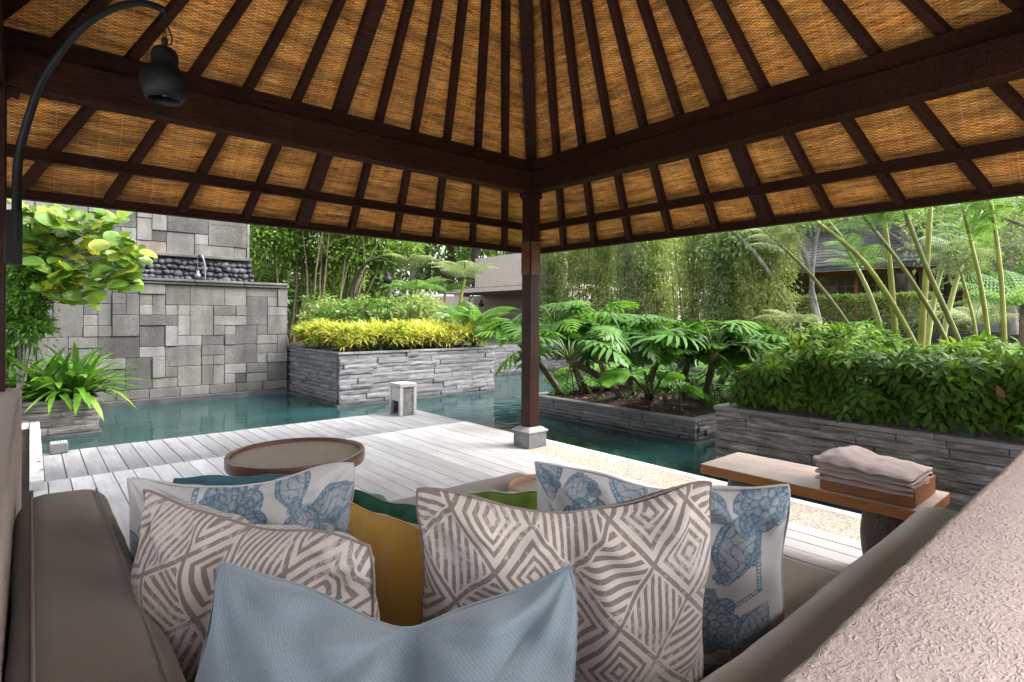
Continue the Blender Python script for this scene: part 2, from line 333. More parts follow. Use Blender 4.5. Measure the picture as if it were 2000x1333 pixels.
def m_geo():
    g = G('fabric_diamond_print', .9, .15); u = g.xyz(g.uv()); nz = g.noise(g.uv(), 30, 3, .7); nz2 = g.noise(g.uv(), 90, 3, .7)
    j = g.mt('MULTIPLY', g.mt('SUBTRACT', nz, .5), .035)
    x = g.mt('MULTIPLY', u[0], 12.2); y = g.mt('MULTIPLY', u[1], 10.6)
    a = g.mt('ADD', g.mt('MULTIPLY', g.mt('ADD', x, y), .5), j); b = g.mt('ADD', g.mt('ADD', g.mt('MULTIPLY', g.mt('SUBTRACT', x, y), .5), 20.0), j)
    ca, cb = g.mt('FLOOR', a), g.mt('FLOOR', b); fa = g.mt('SUBTRACT', g.mt('FRACT', a), .5); fb = g.mt('SUBTRACT', g.mt('FRACT', b), .5)
    d = g.mt('MAXIMUM', g.mt('ABSOLUTE', fa), g.mt('ABSOLUTE', fb))
    rings = g.mt('GREATER_THAN', g.mt('FRACT', g.mt('ADD', g.mt('MULTIPLY', d, 8.0), .0)), .5)
    sa = g.mt('GREATER_THAN', g.mt('FRACT', g.mt('MULTIPLY', g.mt('ADD', fa, fb), 5.0)), .5)
    sb = g.mt('GREATER_THAN', g.mt('FRACT', g.mt('MULTIPLY', g.mt('SUBTRACT', fa, fb), 5.0)), .5)
    t = g.mt('MODULO', g.mt('ADD', ca, g.mt('MULTIPLY', cb, 2.0)), 4.0)
    is0 = g.mt('COMPARE', t, 1.0, .3); is3 = g.mt('COMPARE', t, 3.0, .3)
    def lerp(f, p, q): return g.mt('ADD', g.mt('MULTIPLY', p, g.mt('SUBTRACT', 1.0, f)), g.mt('MULTIPLY', q, f))
    k = lerp(is0, rings, sa); k = lerp(is3, k, sb)
    edge = g.mt('GREATER_THAN', d, .465); inner = g.mt('LESS_THAN', d, .43)
    k = g.mt('MULTIPLY', k, inner); k = g.mt('MAXIMUM', k, edge)
    worn = g.rng(g.mt('ADD', g.mt('MULTIPLY', nz2, .55), g.mt('MULTIPLY', g.noise(g.uv(), 9, 2), .5)),   .54, .64, 1, .3); k = g.mt('MULTIPLY', k, worn)
    c = g.mix(k, (.50, .44, .405), (.20, .158, .14)); wv = g.noise(g.uv(), 260, 2, .7); c = g.val(c, g.rng(wv, .3, .7, .92, 1.06))
    g.set(Base_Color=c, Sheen_Weight=.2); g.bump(wv, .3, .0015); done('fabric_diamond_print', g)
m_geo()
def m_pais():
    g = G('fabric_lace_print', .9, .15); k = g.attr('ink'); nz = g.noise(g.uv(), 120, 3, .7)
    k = g.mt('MULTIPLY', k, g.rng(nz, .3, .6, .6, 1)); wv = g.noise(g.uv(), 260, 2, .7)
    c = g.mix(k, (.45, .435, .43), (.06, .13, .195)); c = g.val(c, g.rng(wv, .3, .7, .92, 1.06)); g.set(Base_Color=c, Sheen_Weight=.2); g.bump(wv, .3, .0015); done('fabric_lace_print', g)
m_pais()
def m_leaf(k, dark, light, trans=.35, rough=.38, tip=None, spec=.45):
    g = G(k, rough, spec); t = g.attr('tint'); o = g.rnd(); f = g.mt('ADD', g.mt('MULTIPLY', t, .7), g.mt('MULTIPLY', o, .3))
    st = [(0, dark), (.75, light)] + ([(1.0, tip)] if tip else [])
    c = g.ramp(f, st); n = g.noise(g.pos(), 18, 2); c = g.val(c, g.rng(n, .3, .7, .82, 1.18)); g.set(Base_Color=c)
    tr = g.n('ShaderNodeBsdfTranslucent', {'Color': g.mix(.5, c, g.mix(1.0, c, (1.3, 1.25, .5), 'MULTIPLY'))}); mx = g.n('ShaderNodeMixShader', {0: trans, 1: g.b.outputs[0], 2: tr.outputs[0]})
    g.nt.links.new(mx.outputs[0], g.o.inputs[0]); return done(k, g)
m_leaf('leaf_mid', (.035, .09, .016), (.135, .235, .04), .4, .5); m_leaf('leaf_dark', (.022, .058, .014), (.08, .15, .03), .3, .5)
m_leaf('leaf_tree', (.04, .10, .016), (.165, .275, .04), .45, .5); m_leaf('leaf_olive', (.12, .19, .045), (.33, .41, .13), .5, .55)
m_leaf('leaf_gold', (.13, .21, .02), (.55, .54, .09), .4, .55, (.85, .80, .38)); m_leaf('leaf_round', (.045, .14, .025), (.20, .30, .03), .45, .35, (.45, .42, .04))
m_leaf('leaf_strap', (.035, .11, .018), (.12, .26, .03), .4, .35, (.26, .36, .06)); m_leaf('leaf_philo', (.022, .075, .014), (.085, .215, .024), .4, .42, (.17, .32, .035), .28)
m_leaf('leaf_umbel', (.018, .045, .012), (.10, .20, .016), .35, .55, (.44, .50, .04), .15); m_leaf('leaf_fern', (.06, .15, .035), (.18, .33, .085), .5, .5)
m_leaf('leaf_pale', (.14, .20, .10), (.30, .36, .20), .45, .5); m_leaf('leaf_ear', (.05, .17, .02), (.13, .30, .035), .45, .3)
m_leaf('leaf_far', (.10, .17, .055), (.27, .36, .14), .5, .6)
m_flat('stalk_green', (.20, .22, .035), .45, .4, .3); m_flat('stalk_olive', (.13, .14, .03), .5, .4, .3); m_flat('stalk_pale', (.30, .33, .11), .45, .4, .2); m_flat('petiole', (.07, .13, .03), .4, .4, .2)
# ------------------------------------------------------------------ the setting: ground, water, terrain, deck
WZ = -0.14
struct(obj('ground', MB().add([(-900,-900,-.9),(900,-900,-.9),(900,900,-.9),(-900,900,-.9)], [(0,1,2,3)]).mesh('ground'), MAT['ground_soil']))
struct(obj('water', MB().add([(-6,-6,WZ),(12.3,-6,WZ),(12.3,10.95,WZ),(-6,10.95,WZ)], [(0,1,2,3)]).mesh('water'), MAT['pool_water']))
def terrain(name, x0, x1, y0, y1, zf, nx=24, ny=24):
    m = MB(); vs = []
    for j in range(ny+1):
        for i in range(nx+1):
            x = x0+(x1-x0)*i/nx; y = y0+(y1-y0)*j/ny
            vs.append((x, y, zf(x, y)+.12*mnoise.noise((x*.6, y*.6, 3.1))))
    m.add(vs, [(j*(nx+1)+i, j*(nx+1)+i+1, (j+1)*(nx+1)+i+1, (j+1)*(nx+1)+i) for j in range(ny) for i in range(nx)])
    return struct(obj(name, m.mesh(name, smooth=True), MAT['ground_soil']))
terrain('garden_bank', 3.9, 12.2, 11.0, 60, lambda x, y: .55+.01*(y-9))
terrain('garden_slope', 12.25, 80, -40, 60, lambda x, y: .35+.05*min(max(x-12.3, 0), 12))
terrain('garden_bed', 6.6, 12.24, -12, 2.6, lambda x, y: .25)
terrain('fern_bed', 8.45, 12.24, 2.62, 4.2, lambda x, y: .12, 8, 6)
gl = struct(obj('gravel_bed', MB().add([(-2, 5.0, .012), (0.02, 5.0, .012), (.02, 8.7, .012), (-2, 8.7, .012)], [(0,1,2,3)]).mesh('gravel_bed'), MAT['soil']))

deck = struct(box('deck', (-.28, -1.2, -.32), (4.13, 6.86, -.045), MAT['dark_core']))
def plank(x0, x1, y0, y1, mat, zt=0.0, th=.028):
    g_ = .0032
    me = MB().box((-(x1-x0)/2+g_, -(y1-y0)/2, -th/2), ((x1-x0)/2-g_, (y1-y0)/2, th/2)).mesh('plank', bevel=.0022, seg=1)
    obj('plank', me, MAT[mat], deck, Matrix.Translation(((x0+x1)/2, (y0+y1)/2, zt-th/2+random.uniform(-.0015, .0015))) @ Matrix.Rotation(random.uniform(-.0006, .0006), 4, 'Z'))
bw = .138; x = .09
while x < 4.13:
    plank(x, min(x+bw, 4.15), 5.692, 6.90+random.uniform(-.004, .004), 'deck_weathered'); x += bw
x = -.03
while x < 3.69:
    x1 = min(x+bw, 3.70)
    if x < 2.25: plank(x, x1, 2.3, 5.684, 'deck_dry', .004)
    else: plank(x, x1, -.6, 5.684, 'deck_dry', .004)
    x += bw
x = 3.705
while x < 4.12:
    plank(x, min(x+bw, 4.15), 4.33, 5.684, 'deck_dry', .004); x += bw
te = struct(box('bounce_terrace', (-9, -12, -.3), (3.70, -.02, -.03), MAT['white_stone'])); box('bounce_terrace_side', (-9, -.016, -.3), (-.33, 4.9, -.034), MAT['white_stone'], te)  # unseen pale paving, added to bounce daylight up to the ceiling
cop = struct(box('coping', (3.703, -1.2, -.32), (4.19, 4.32, .002), MAT['pebble_wash']))
y = -1.2
while y < 4.3:
    box('coping_stone', (4.105, y+.002, -.05), (4.2, min(y+.8, 4.325)-.002, .006), MAT['white_stone'], cop, .004, 1); y += .8
kb = struct(box('garden_kerb', (-.001, 5.43, -.3), (.084, 8.5, .078), MAT['white_stone'], None, .006))
box('kerb_return', (-.6, 8.41, -.3), (-.004, 8.5, .076), MAT['white_stone'], kb, .006)
for k, (p, lab) in enumerate([((.045, 5.75, .084), 'orange dry leaf on the white kerb, the nearer of two'), ((.03, 6.1, .084), 'orange dry leaf on the white kerb, the farther of two'), ((-.05, 6.3, .02), 'brown dry leaf in the gravel strip, nearest to the viewer'),
        ((-.09, 6.9, .02), 'brown dry leaf halfway along the gravel strip'), ((-.06, 7.5, .02), 'brown dry leaf in the gravel strip, farthest from the viewer')]):
    a = random.uniform(0, 6); V, T, c = cloud(LEAF4, A_([[0, 0, 0.]]), A_([[math.cos(a), math.sin(a), .1]]), A_([.06]), A_([.5]), jit=.2)
    tag(obj('fallen_leaf', arr_mesh('fallen_leaf', V, T, c), MAT['dry_leaf'], None, Matrix.Translation(p)), lab, 'leaf', 'fallen leaves by the kerb')

# ------------------------------------------------------------------ pavilion
PC = Vector((1.845, 2.165)); RB = 2.015
pav = thing('pavilion', 'open timber pavilion with dark posts, ring beams and woven cane hip roof', 'pavilion', (PC.x, PC.y, 0))
SL = .977; Z0 = 2.925
def rz(d): return Z0-SL*(d-2.02)                          # underside of the rafters, d = plan distance from the centre
APEX = Vector((PC.x, PC.y, rz(0)))
sides = [((0, 1), (1, 0)), ((1, 0), (0, -1)), ((0, -1), (-1, 0)), ((-1, 0), (0, 1))]     # outward, along
for si, (o2, a2) in enumerate(sides):
    ow = Vector((*o2, 0)); al = Vector((*a2, 0)); nup = (ow*SL+UV_).normalized()
    def pt(d, u, z=None): return Vector((PC.x, PC.y, 0))+ow*d+al*u+UV_*(rz(d) if z is None else z)
    # beams along the side: ring beam, its top plate, purlin, eave board
    e = .062
    MB().beam(pt(RB, -RB-e*(si % 2 == 0), 2.567), pt(RB, RB+e*(si % 2 == 0), 2.567), .125, .206).build('ring_beam', MAT['beam_wood'], pav, bevel=.006, seg=1)
    MB().beam(pt(RB+.026, -RB-.05, 2.776), pt(RB+.026, RB+.05, 2.776), .066, .13).build('wall_plate', MAT['beam_wood'], pav, bevel=.006, seg=1)
    d = 2.60; hz = .045
    m = MB(); a, b = d-.026, d+.026
    m.add([pt(a, -a, rz(d)-.047), pt(a, a, rz(d)-.047), pt(b, b, rz(d)-.047), pt(b, -b, rz(d)-.047), pt(a, -a, rz(a)+.004), pt(a, a, rz(a)+.004), pt(b, b, rz(b)+.004), pt(b, -b, rz(b)+.004)],
          [(3,2,1,0),(4,5,6,7),(0,1,5,4),(1,2,6,5),(2,3,7,6),(3,0,4,7)]); m.build('purlin', MAT['beam_wood'], pav)
    m = MB(); a, b = 2.842, 2.905
    zb = 2.092
    m.add([pt(a, -a, zb), pt(a, a, zb), pt(b, b, zb), pt(b, -b, zb), pt(a, -a, rz(a)+.036), pt(a, a, rz(a)+.036), pt(b, b, rz(b)+.09), pt(b, -b, rz(b)+.09)],
          [(3,2,1,0),(4,5,6,7),(0,1,5,4),(1,2,6,5),(2,3,7,6),(3,0,4,7)]); m.build('eave_board', MAT['beam_wood'], pav)
    for k in range(-5, 6):
        u = k*.335+(0 if k == 0 else random.uniform(-.008, .008)); d1 = 2.845; f = d1/2.0; d0 = .3
        wd = .105 if k == 0 else .052
        MB().beam(pt(d0, u/2.0*d0), pt(d1, u*f), wd, .078, nup).build('rafter', MAT['beam_wood'], pav, bevel=.004, seg=1)
    # woven cane mat laid over the rafters, sagging a little between them
    nu, nv = 96, 60; vs, fs, uvs = [], [], []
    for j in range(nv+1):
        d = .12+(2.90-.12)*j/nv
        for i in range(nu+1):
            t = -1+2*i/nu; sag = .012*abs(math.sin(t*6*math.pi))*min(1, d)+.008*math.sin(d*9+t*3+si)
            p = pt(d, t*d)+nup*(.088-sag); vs.append(p); uvs.append((t*d+3*si, d*math.sqrt(1+SL*SL)))
    fs = [(j*(nu+1)+i, j*(nu+1)+i+1, (j+1)*(nu+1)+i+1, (j+1)*(nu+1)+i) for j in range(nv) for i in range(nu)]
    me = bpy.data.meshes.new('woven_mat'); me.from_pydata(vs, [], fs); ul = me.uv_layers.new(name='UVMap')
    for l in me.loops: ul.data[l.index].uv = uvs[l.vertex_index]
    for p in me.polygons: p.use_smooth = True
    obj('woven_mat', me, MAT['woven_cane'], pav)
    # thatch over the mat
    a, b = .05, 2.98
    m = MB(); m.add([pt(a, -a)+UV_*.22, pt(a, a)+UV_*.22, pt(b, b)+UV_*.22, pt(b, -b)+UV_*.22, pt(a, -a)+UV_*.5, pt(a, a)+UV_*.5, pt(b, b)+UV_*.42, pt(b, -b)+UV_*.42],
          [(0,1,2,3),(7,6,5,4),(1,0,4,5),(2,1,5,6),(3,2,6,7),(0,3,7,4)]); m.build('thatch', MAT['thatch'], pav)
for sx in (-1, 1):
    for sy in (-1, 1):
        a = Vector((PC.x+sx*.3, PC.y+sy*.3, rz(.3)-.012)); b = Vector((PC.x+sx*2.85, PC.y+sy*2.85, rz(2.85)-.012))
        MB().beam(a, b, .105, .08, (sx*SL, sy*SL, 2)).build('hip_rafter', MAT['beam_wood'], pav, bevel=.004, seg=1)
        px_, py_ = PC.x+sx*RB, PC.y+sy*RB
        seen = (sx, sy) == (1, 1); zb = .19 if seen else .86
        po = box('post', (px_-.066, py_-.066, zb), (px_+.066, py_+.066, 2.8), MAT['post_wood'], pav, .006, 1)
        for q in (-1, 1):
            box('corbel', (px_-.12, py_-.045, 2.53), (px_+.12, py_+.045, 2.5655), MAT['beam_wood'], po, .004, 1) if q < 0 else box('corbel', (px_-.043, py_-.12, 2.531), (px_+.043, py_+.12, 2.5645), MAT['beam_wood'], po, .004, 1)
        if seen:
            for ax in (0, 1):
                # carved panel: rim strips, a leaf-scroll relief of small raised lobes
                cp = box('carved_panel', *(((px_-.072, py_-.058, 1.745), (px_-.0665, py_+.058, 2.075)) if ax == 0 else ((px_-.058, py_-.072, 1.745), (px_+.058, py_-.0665, 2.075))), MAT['carved_wood'], po)
                m = MB()
                def bx(u0, u1, z0, z1, t):
                    if ax == 0: m.box((px_-.072-t, py_+u0, z0), (px_-.0715, py_+u1, z1))
                    else: m.box((px_+u0, py_-.072-t, z0), (px_+u1, py_-.0715, z1))
                bx(-.06, -.05, 1.745, 2.075, .005); bx(.05, .06, 1.745, 2.075, .005); bx(-.05, .05, 1.745, 1.757, .005); bx(-.05, .05, 2.063, 2.075, .005)
                for q in range(34):
                    zz = 1.765+.0088*q; uu = .022*math.sin(q*1.15); rr = random.uniform(.007, .013)
                    for s_ in (-1, 1): bx(s_*uu*1.6-rr, s_*uu*1.6+rr*.6, zz, zz+.0065, random.uniform(.002, .007))
                m.build('relief', MAT['carved_wood'], cp)
            pl = MB(); c = (px_, py_, 0); h0, h1 = .119, .131
            pl.box((px_-h0, py_-h0, .004), (px_+h0, py_+h0, .158)); pl.build('post_plinth', MAT['plinth_stone'], pav, bevel=.005)
            q = MB(); k0 = [(px_+i*.131, py_+j*.131) for i, j in ((-1,-1),(1,-1),(1,1),(-1,1))]; k1 = [(px_+i*.085, py_+j*.085) for i, j in ((-1,-1),(1,-1),(1,1),(-1,1))]
            q.add([(*p, .159) for p in k0]+[(*p, .173) for p in k0]+[(*p, .205) for p in k1], [(3,2,1,0)]+[(i, (i+1) % 4, 4+(i+1) % 4, 4+i) for i in range(4)]+[(4+i, 4+(i+1) % 4, 8+(i+1) % 4, 8+i) for i in range(4)]+[(8,9,10,11)])
            q.build('plinth_cap', MAT['lantern_stone'], pav)
box('king_block', (PC.x-.34, PC.y-.34, rz(.3)-.10), (PC.x+.34, PC.y+.34, rz(.3)+.12), MAT['beam_wood'], pav, .02)

# low plaster walls on the two closed sides
def rough_wall(name, a, b, label):
    c = [(a[i]+b[i])/2 for i in range(3)]; h = [(b[i]-a[i])/2 for i in range(3)]
    bm = bmesh.new(); bm.from_mesh(MB().box([-q for q in h], h).mesh(name, bevel=.02, seg=4)); ax = 0 if h[0] > h[1] else 1
    bmesh.ops.subdivide_edges(bm, edges=[e for e in bm.edges if abs((e.verts[0].co-e.verts[1].co)[ax]) > 1], cuts=330, use_grid_fill=True)
    bm.normal_update()
    for v in bm.verts:
        q = v.co+Vector(c); v.co += v.normal*(.0022*mnoise.noise(q*14)+.0022*mnoise.noise(q*45))
    me = bpy.data.meshes.new(name); bm.to_mesh(me); bm.free()
    for p in me.polygons: p.use_smooth = True
    return tag(obj(name, me, MAT['plaster_pink'], None, Matrix.Translation(c)), label, 'wall')
rough_wall('plaster_wall', (-.035, .0, -.05), (3.98, .28, .90), 'low pinkish stucco wall with a broad top along the right of the daybed')
rough_wall('plaster_wall', (-.315, .0, -.05), (-.036, 4.32, .885), 'low pinkish stucco wall at the left edge, carrying a dark post')

# ------------------------------------------------------------------ stone wall with cladding blocks, pebble trough and upper wall
BLK = {}
def block_mesh(wd, h, dp):
    k = (round(wd, 3), round(h, 3), round(dp, 3))
    if k not in BLK: BLK[k] = MB().box((-wd/2+.002, -dp/2, -h/2+.002), (wd/2-.002, dp/2, h/2-.002)).mesh('stone_block', bevel=.007, seg=1)
    return BLK[k]
def clad(parent, x0, z0, nx, nz, cell, yface, seed, cz=None):
    rr = random.Random(seed); occ = [[0]*nz for _ in range(nx)]; cz = cz or cell
    for j in range(nz-1, -1, -1):
        for i in range(nx):
            if occ[i][j]: continue
            ops = [(1,1),(2,1),(2,2),(1,2),(3,2),(2,1),(2,2),(1,1),(3,1),(2,3)]; rr.shuffle(ops)
            for (a, b) in ops+[(1, 1)]:
                if i+a <= nx and j-b+1 >= 0 and all(not occ[i+p][j-q] for p in range(a) for q in range(b)): break
            for p in range(a):
                for q in range(b): occ[i+p][j-q] = 1
            wd, h = a*cell, b*cz; pr = rr.choice([0, .003, .006, .01, .016, .026]); big = a*b >= 3
            mt = rr.choice(['block_smooth', 'block_pitted', 'block_pitted', 'block_smooth'] if big else ['block_smooth', 'block_light', 'block_smooth', 'block_light', 'block_pitted', 'block_warm' if rr.random() < .35 else 'block_smooth'])
            me = block_mesh(wd, h, .1)
            o = bpy.data.objects.new('stone_block', me.copy() if len(me.materials) and me.materials[0] != MAT[mt] else me)
            if len(o.data.materials) == 0: o.data.materials.append(MAT[mt])
            else: o.data.materials[0] = MAT[mt]
            link(o, parent, Matrix.Translation((x0+(i+a/2)*cell, yface+.04-pr, z0+(j-b+1+b/2)*cz)))
YW = 10.76
lw = thing('stone_wall', 'long lower wall of square grey stone blocks rising from the pool on the left', 'wall', (1.2, YW, WZ))
box('core', (-2.5, YW+.05, -.6), (3.66, YW+.5, 1.84), MAT['dark_core'], lw)
clad(lw, -2.45, .12, 34, 10, .18, YW, 11, .172)
box('water_ledge', (-2.5, YW-.075, -.5), (3.66, YW+.06, -.035), MAT['wet_stone'], lw, .006, 1)
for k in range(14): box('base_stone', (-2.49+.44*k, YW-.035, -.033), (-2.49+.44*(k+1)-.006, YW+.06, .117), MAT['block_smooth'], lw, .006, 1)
for k in range(8): box('cap_stone', (-2.55+.78*k, YW-.07, 1.842), (-2.55+.78*(k+1)-.006, YW+.52, 1.885), MAT['cap_stone'], lw, .006, 1)
for k in range(8): box('cap_stone', (-2.57+.78*k, YW-.10, 1.886), (-2.57+.78*(k+1)-.006, YW+.54, 1.932), MAT['cap_stone'], lw, .01, 1)
uw = thing('upper_stone_wall', 'upper wall of grey stone blocks set back above the pebble trough', 'wall', (1.2, 11.25, 1.94))
box('core', (-2.5, 11.30, .0), (2.975+.1, 11.9, 3.9), MAT['dark_core'], uw)
clad(uw, -2.545, 2.40, 26, 8, .216, 11.22, 23, .19)
for k in range(7): box('end_stone', (3.076, 11.19, 2.4+.216*k), (3.12, 11.9, 2.4+.216*(k+1)-.004), MAT['block_light'], uw, .005, 1)
box('ledge', (-2.5, 11.02, 2.335), (3.12, 11.24, 2.392), MAT['cap_stone'], uw, .01, 1)
rt = thing('pebble_wall', 'band of dark river pebbles in a recess under the upper stone wall', 'wall', (1.2, 11.1, 1.93))
box('core', (-2.5, 11.12, 1.6), (3.14, 11.29, 2.333), MAT['river_stone'], rt)
pm = []
for q in range(5):
    b = bmesh.new(); bmesh.ops.create_icosphere(b, subdivisions=2, radius=1)
    for v in b.verts: v.co *= 1+.18*mnoise.noise(v.co*1.3+Vector((q*7, 0, 0)))
    me = bpy.data.meshes.new('pebble'); b.to_mesh(me); b.free(); me.materials.append(MAT['river_stone'])
    for p in me.polygons: p.use_smooth = True
    pm.append(me)
for row in range(4):
    x = .2+random.uniform(0, .06)
    while x < 3.14:
        s = random.uniform(.036, .07); z = 1.97+row*.094+random.uniform(-.015, .015)
        obj('pebble', random.choice(pm), None, rt, frame((x, 11.10+random.uniform(-.02, .02), z), (random.uniform(-.4, .4), .3, 1), (0, -1, 0), (s*random.uniform(.9, 1.3), s*random.uniform(.75, 1), s*.7))); x += s*1.85

# ------------------------------------------------------------------ slate planters
SLT = []
for q in range(8):
    rr = random.Random(q); nx_, nz_ = 6, 2; vs = []; fs = []
    for j in range(nz_+1):
        for i in range(nx_+1):
            ed = i in (0, nx_) or j in (0, nz_)
            vs.append((-.5+i/nx_, (0 if ed else -rr.uniform(.0, .22))-.5, -.5+j/nz_))
    fs = [(j*(nx_+1)+i, j*(nx_+1)+i+1, (j+1)*(nx_+1)+i+1, (j+1)*(nx_+1)+i) for j in range(nz_) for i in range(nx_)]
    k = len(vs); vs += [(-.5, .5, -.5), (.5, .5, -.5), (.5, .5, .5), (-.5, .5, .5)]
    top = [nz_*(nx_+1)+i for i in range(nx_+1)]; bot = list(range(nx_+1))
    fs += [tuple(top)+(k+2, k+3), tuple(reversed(bot))+(k, k+1), (0, k, k+3, top[0])[::-1][:0] or (k, 0, nx_+1, top[0], k+3), (bot[-1], k+1, k+2, top[-1], 2*(nx_+1)-1)]
    me = bpy.data.meshes.new('slate'); me.from_pydata(vs, [], fs); me.update(); SLT.append(me)
SLM = {}
def slate_face(parent, p, dv, nv, L, z0, z1, ch, mat, seed, lmin=.22, lmax=.7):
    rr = random.Random(seed); z = z0; dv = Vector(dv); nv = Vector(nv); p = Vector(p)
    if mat not in SLM:
        SLM[mat] = [m.copy() for m in SLT]
        for m in SLM[mat]: m.materials.append(MAT[mat])
    while z < z1-.02:
        h = min(ch*rr.uniform(.8, 1.2), z1-z)
        if z1-z-h < .03: h = z1-z
        s = -rr.uniform(0, .2)
        while s < L-.001:
            l = rr.uniform(lmin, lmax); a, b = max(s, 0), min(s+l, L)
            if L-b < .08: b = L
            pr = rr.choice([0, .004, .01, .018, .028])
            c = p+dv*((a+b)/2)+nv*(pr-.03); c.z = z+h/2
            mw = Matrix.Identity(4); ex = nv.cross(UV_)*-1
            sg = 1 if ex.dot(dv) > 0 else -1
            for i in range(3): mw[i][0], mw[i][1], mw[i][2], mw[i][3] = ex[i]*(b-a-.005), -nv[i]*.06, (0, 0, 1)[i]*(h-.005), c[i]
            obj('slate', rr.choice(SLM[mat]), None, parent, mw); s = b if b == L else s+l
        z += h
def cap_run(parent, a, b, wd, z0, z1, mat, step=.62):
    a = Vector(a); b = Vector(b); d = b-a; L = d.length; d.normalize(); n = max(1, round(L/step)); nrm_ = Vector((-d.y, d.x, 0))
    for k in range(n):
        p = a+d*(L*k/n+.0015); q = a+d*(L*(k+1)/n-.0015); m = MB()
        m.beam((p.x, p.y, z0), (q.x, q.y, z0), wd, z1-z0); m.build('cap_stone', MAT[mat], parent, bevel=.004, seg=1)

# tall planter in the middle
plm = thing('slate_planter', 'tall grey stacked slate planter full of golden shrubs, standing in the pool', 'planter', (5.3, 9.7, WZ))
box('core', (3.80, 8.635, -.6), (6.90, 11.2, .70), MAT['dark_core'], plm)
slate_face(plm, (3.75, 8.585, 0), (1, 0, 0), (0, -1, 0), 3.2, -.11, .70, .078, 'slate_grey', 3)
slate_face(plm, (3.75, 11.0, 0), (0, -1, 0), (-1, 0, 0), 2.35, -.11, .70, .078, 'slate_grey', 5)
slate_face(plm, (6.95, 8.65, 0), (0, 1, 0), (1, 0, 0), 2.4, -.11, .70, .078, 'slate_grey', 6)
box('water_ledge', (3.705, 8.54, -.6), (6.99, 11.1, -.112), MAT['wet_stone'], plm, .004, 1)
cap_run(plm, (3.73, 8.62, 0), (6.97, 8.62, 0), .13, .702, .738, 'slate_cap'); cap_run(plm, (3.795, 8.69, 0), (3.795, 11.0, 0), .13, .702, .738, 'slate_cap'); cap_run(plm, (6.905, 8.69, 0), (6.905, 11.0, 0), .13, .702, .738, 'slate_cap')
box('soil_fill', (3.87, 8.70, .5), (6.83, 11.15, .715), MAT['soil'], plm)
# low island planter with philodendrons
plc = thing('slate_planter', 'low dark slate island planter with leafy philodendrons behind the post', 'planter', (7.0, 4.8, WZ))
X0, X1, Y0, Y1, ZT = 5.82, 8.3, 3.49, 6.35, .135
box('core', (X0+.05, Y0+.05, -.6), (X1-.05, Y1-.05, .09), MAT['dark_core'], plc)
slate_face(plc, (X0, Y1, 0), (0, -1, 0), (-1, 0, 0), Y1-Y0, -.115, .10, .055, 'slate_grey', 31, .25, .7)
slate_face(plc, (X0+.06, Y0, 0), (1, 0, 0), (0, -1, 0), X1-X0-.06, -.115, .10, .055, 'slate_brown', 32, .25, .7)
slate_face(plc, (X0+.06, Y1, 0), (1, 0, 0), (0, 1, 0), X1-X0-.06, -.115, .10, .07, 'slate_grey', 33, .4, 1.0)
box('water_ledge', (X0-.05, Y0-.05, -.6), (X1+.05, Y1+.05, -.117), MAT['wet_stone'], plc, .004, 1)
cap_run(plc, (X0+.045, Y0-.02, 0), (X0+.045, Y1+.02, 0), .15, .102, ZT, 'slate_cap', .7); cap_run(plc, (X0+.125, Y0+.05, 0), (X1, Y0+.05, 0), .14, .102, ZT, 'slate_cap', .7); cap_run(plc, (X0+.125, Y1-.05, 0), (X1, Y1-.05, 0), .14, .102, ZT, 'slate_cap', .7); cap_run(plc, (X1+.01, Y0, 0), (X1+.01, Y1, 0), .14, .1, ZT-.002, 'slate_cap', .7)
box('soil_fill', (X0+.12, Y0+.12, -.1), (X1-.1, Y1-.12, .115), MAT['soil'], plc)
n_ = 420; V, T, c_ = cloud(LEAF4, np.stack([RNG.uniform(X0+.15, X1-.15, n_), RNG.uniform(Y0+.15, Y1-.15, n_), np.full(n_, .118)], 1), RNG.normal(size=(n_, 3))*A_([1, 1, .15]), RNG.uniform(.03, .10, n_), RNG.random(n_), jit=.4)
ll = obj('leaf_litter', arr_mesh('leaf_litter', V, T, c_), MAT['dry_leaf'], plc); ll['kind'] = 'stuff'
# hedge planter on the right
plr = thing('slate_planter', 'long brown slate planter holding the hedge behind the bench', 'planter', (5.6, 1.0, WZ))
XR = 4.87; YR = 2.70
box('core', (XR+.05, -2.5, -.6), (6.6, YR-.05, .45), MAT['dark_core'], plr)
slate_face(plr, (XR, YR, 0), (0, -1, 0), (-1, 0, 0), 4.2, -.13, .455, .082, 'slate_brown', 41, .22, .62)
slate_face(plr, (XR+.06, YR, 0), (1, 0, 0), (0, 1, 0), 1.6, -.13, .455, .082, 'slate_brown', 42, .3, .8)
cap_run(plr, (XR+.05, -1.5, 0), (XR+.05, YR+.02, 0), .15, .457, .495, 'slate_cap', .8); cap_run(plr, (XR+.128, YR-.055, 0), (6.6, YR-.055, 0), .15, .457, .494, 'slate_cap', .8)
box('soil_fill', (XR+.13, -2.4, .3), (6.6, YR-.13, .47), MAT['soil'], plr)
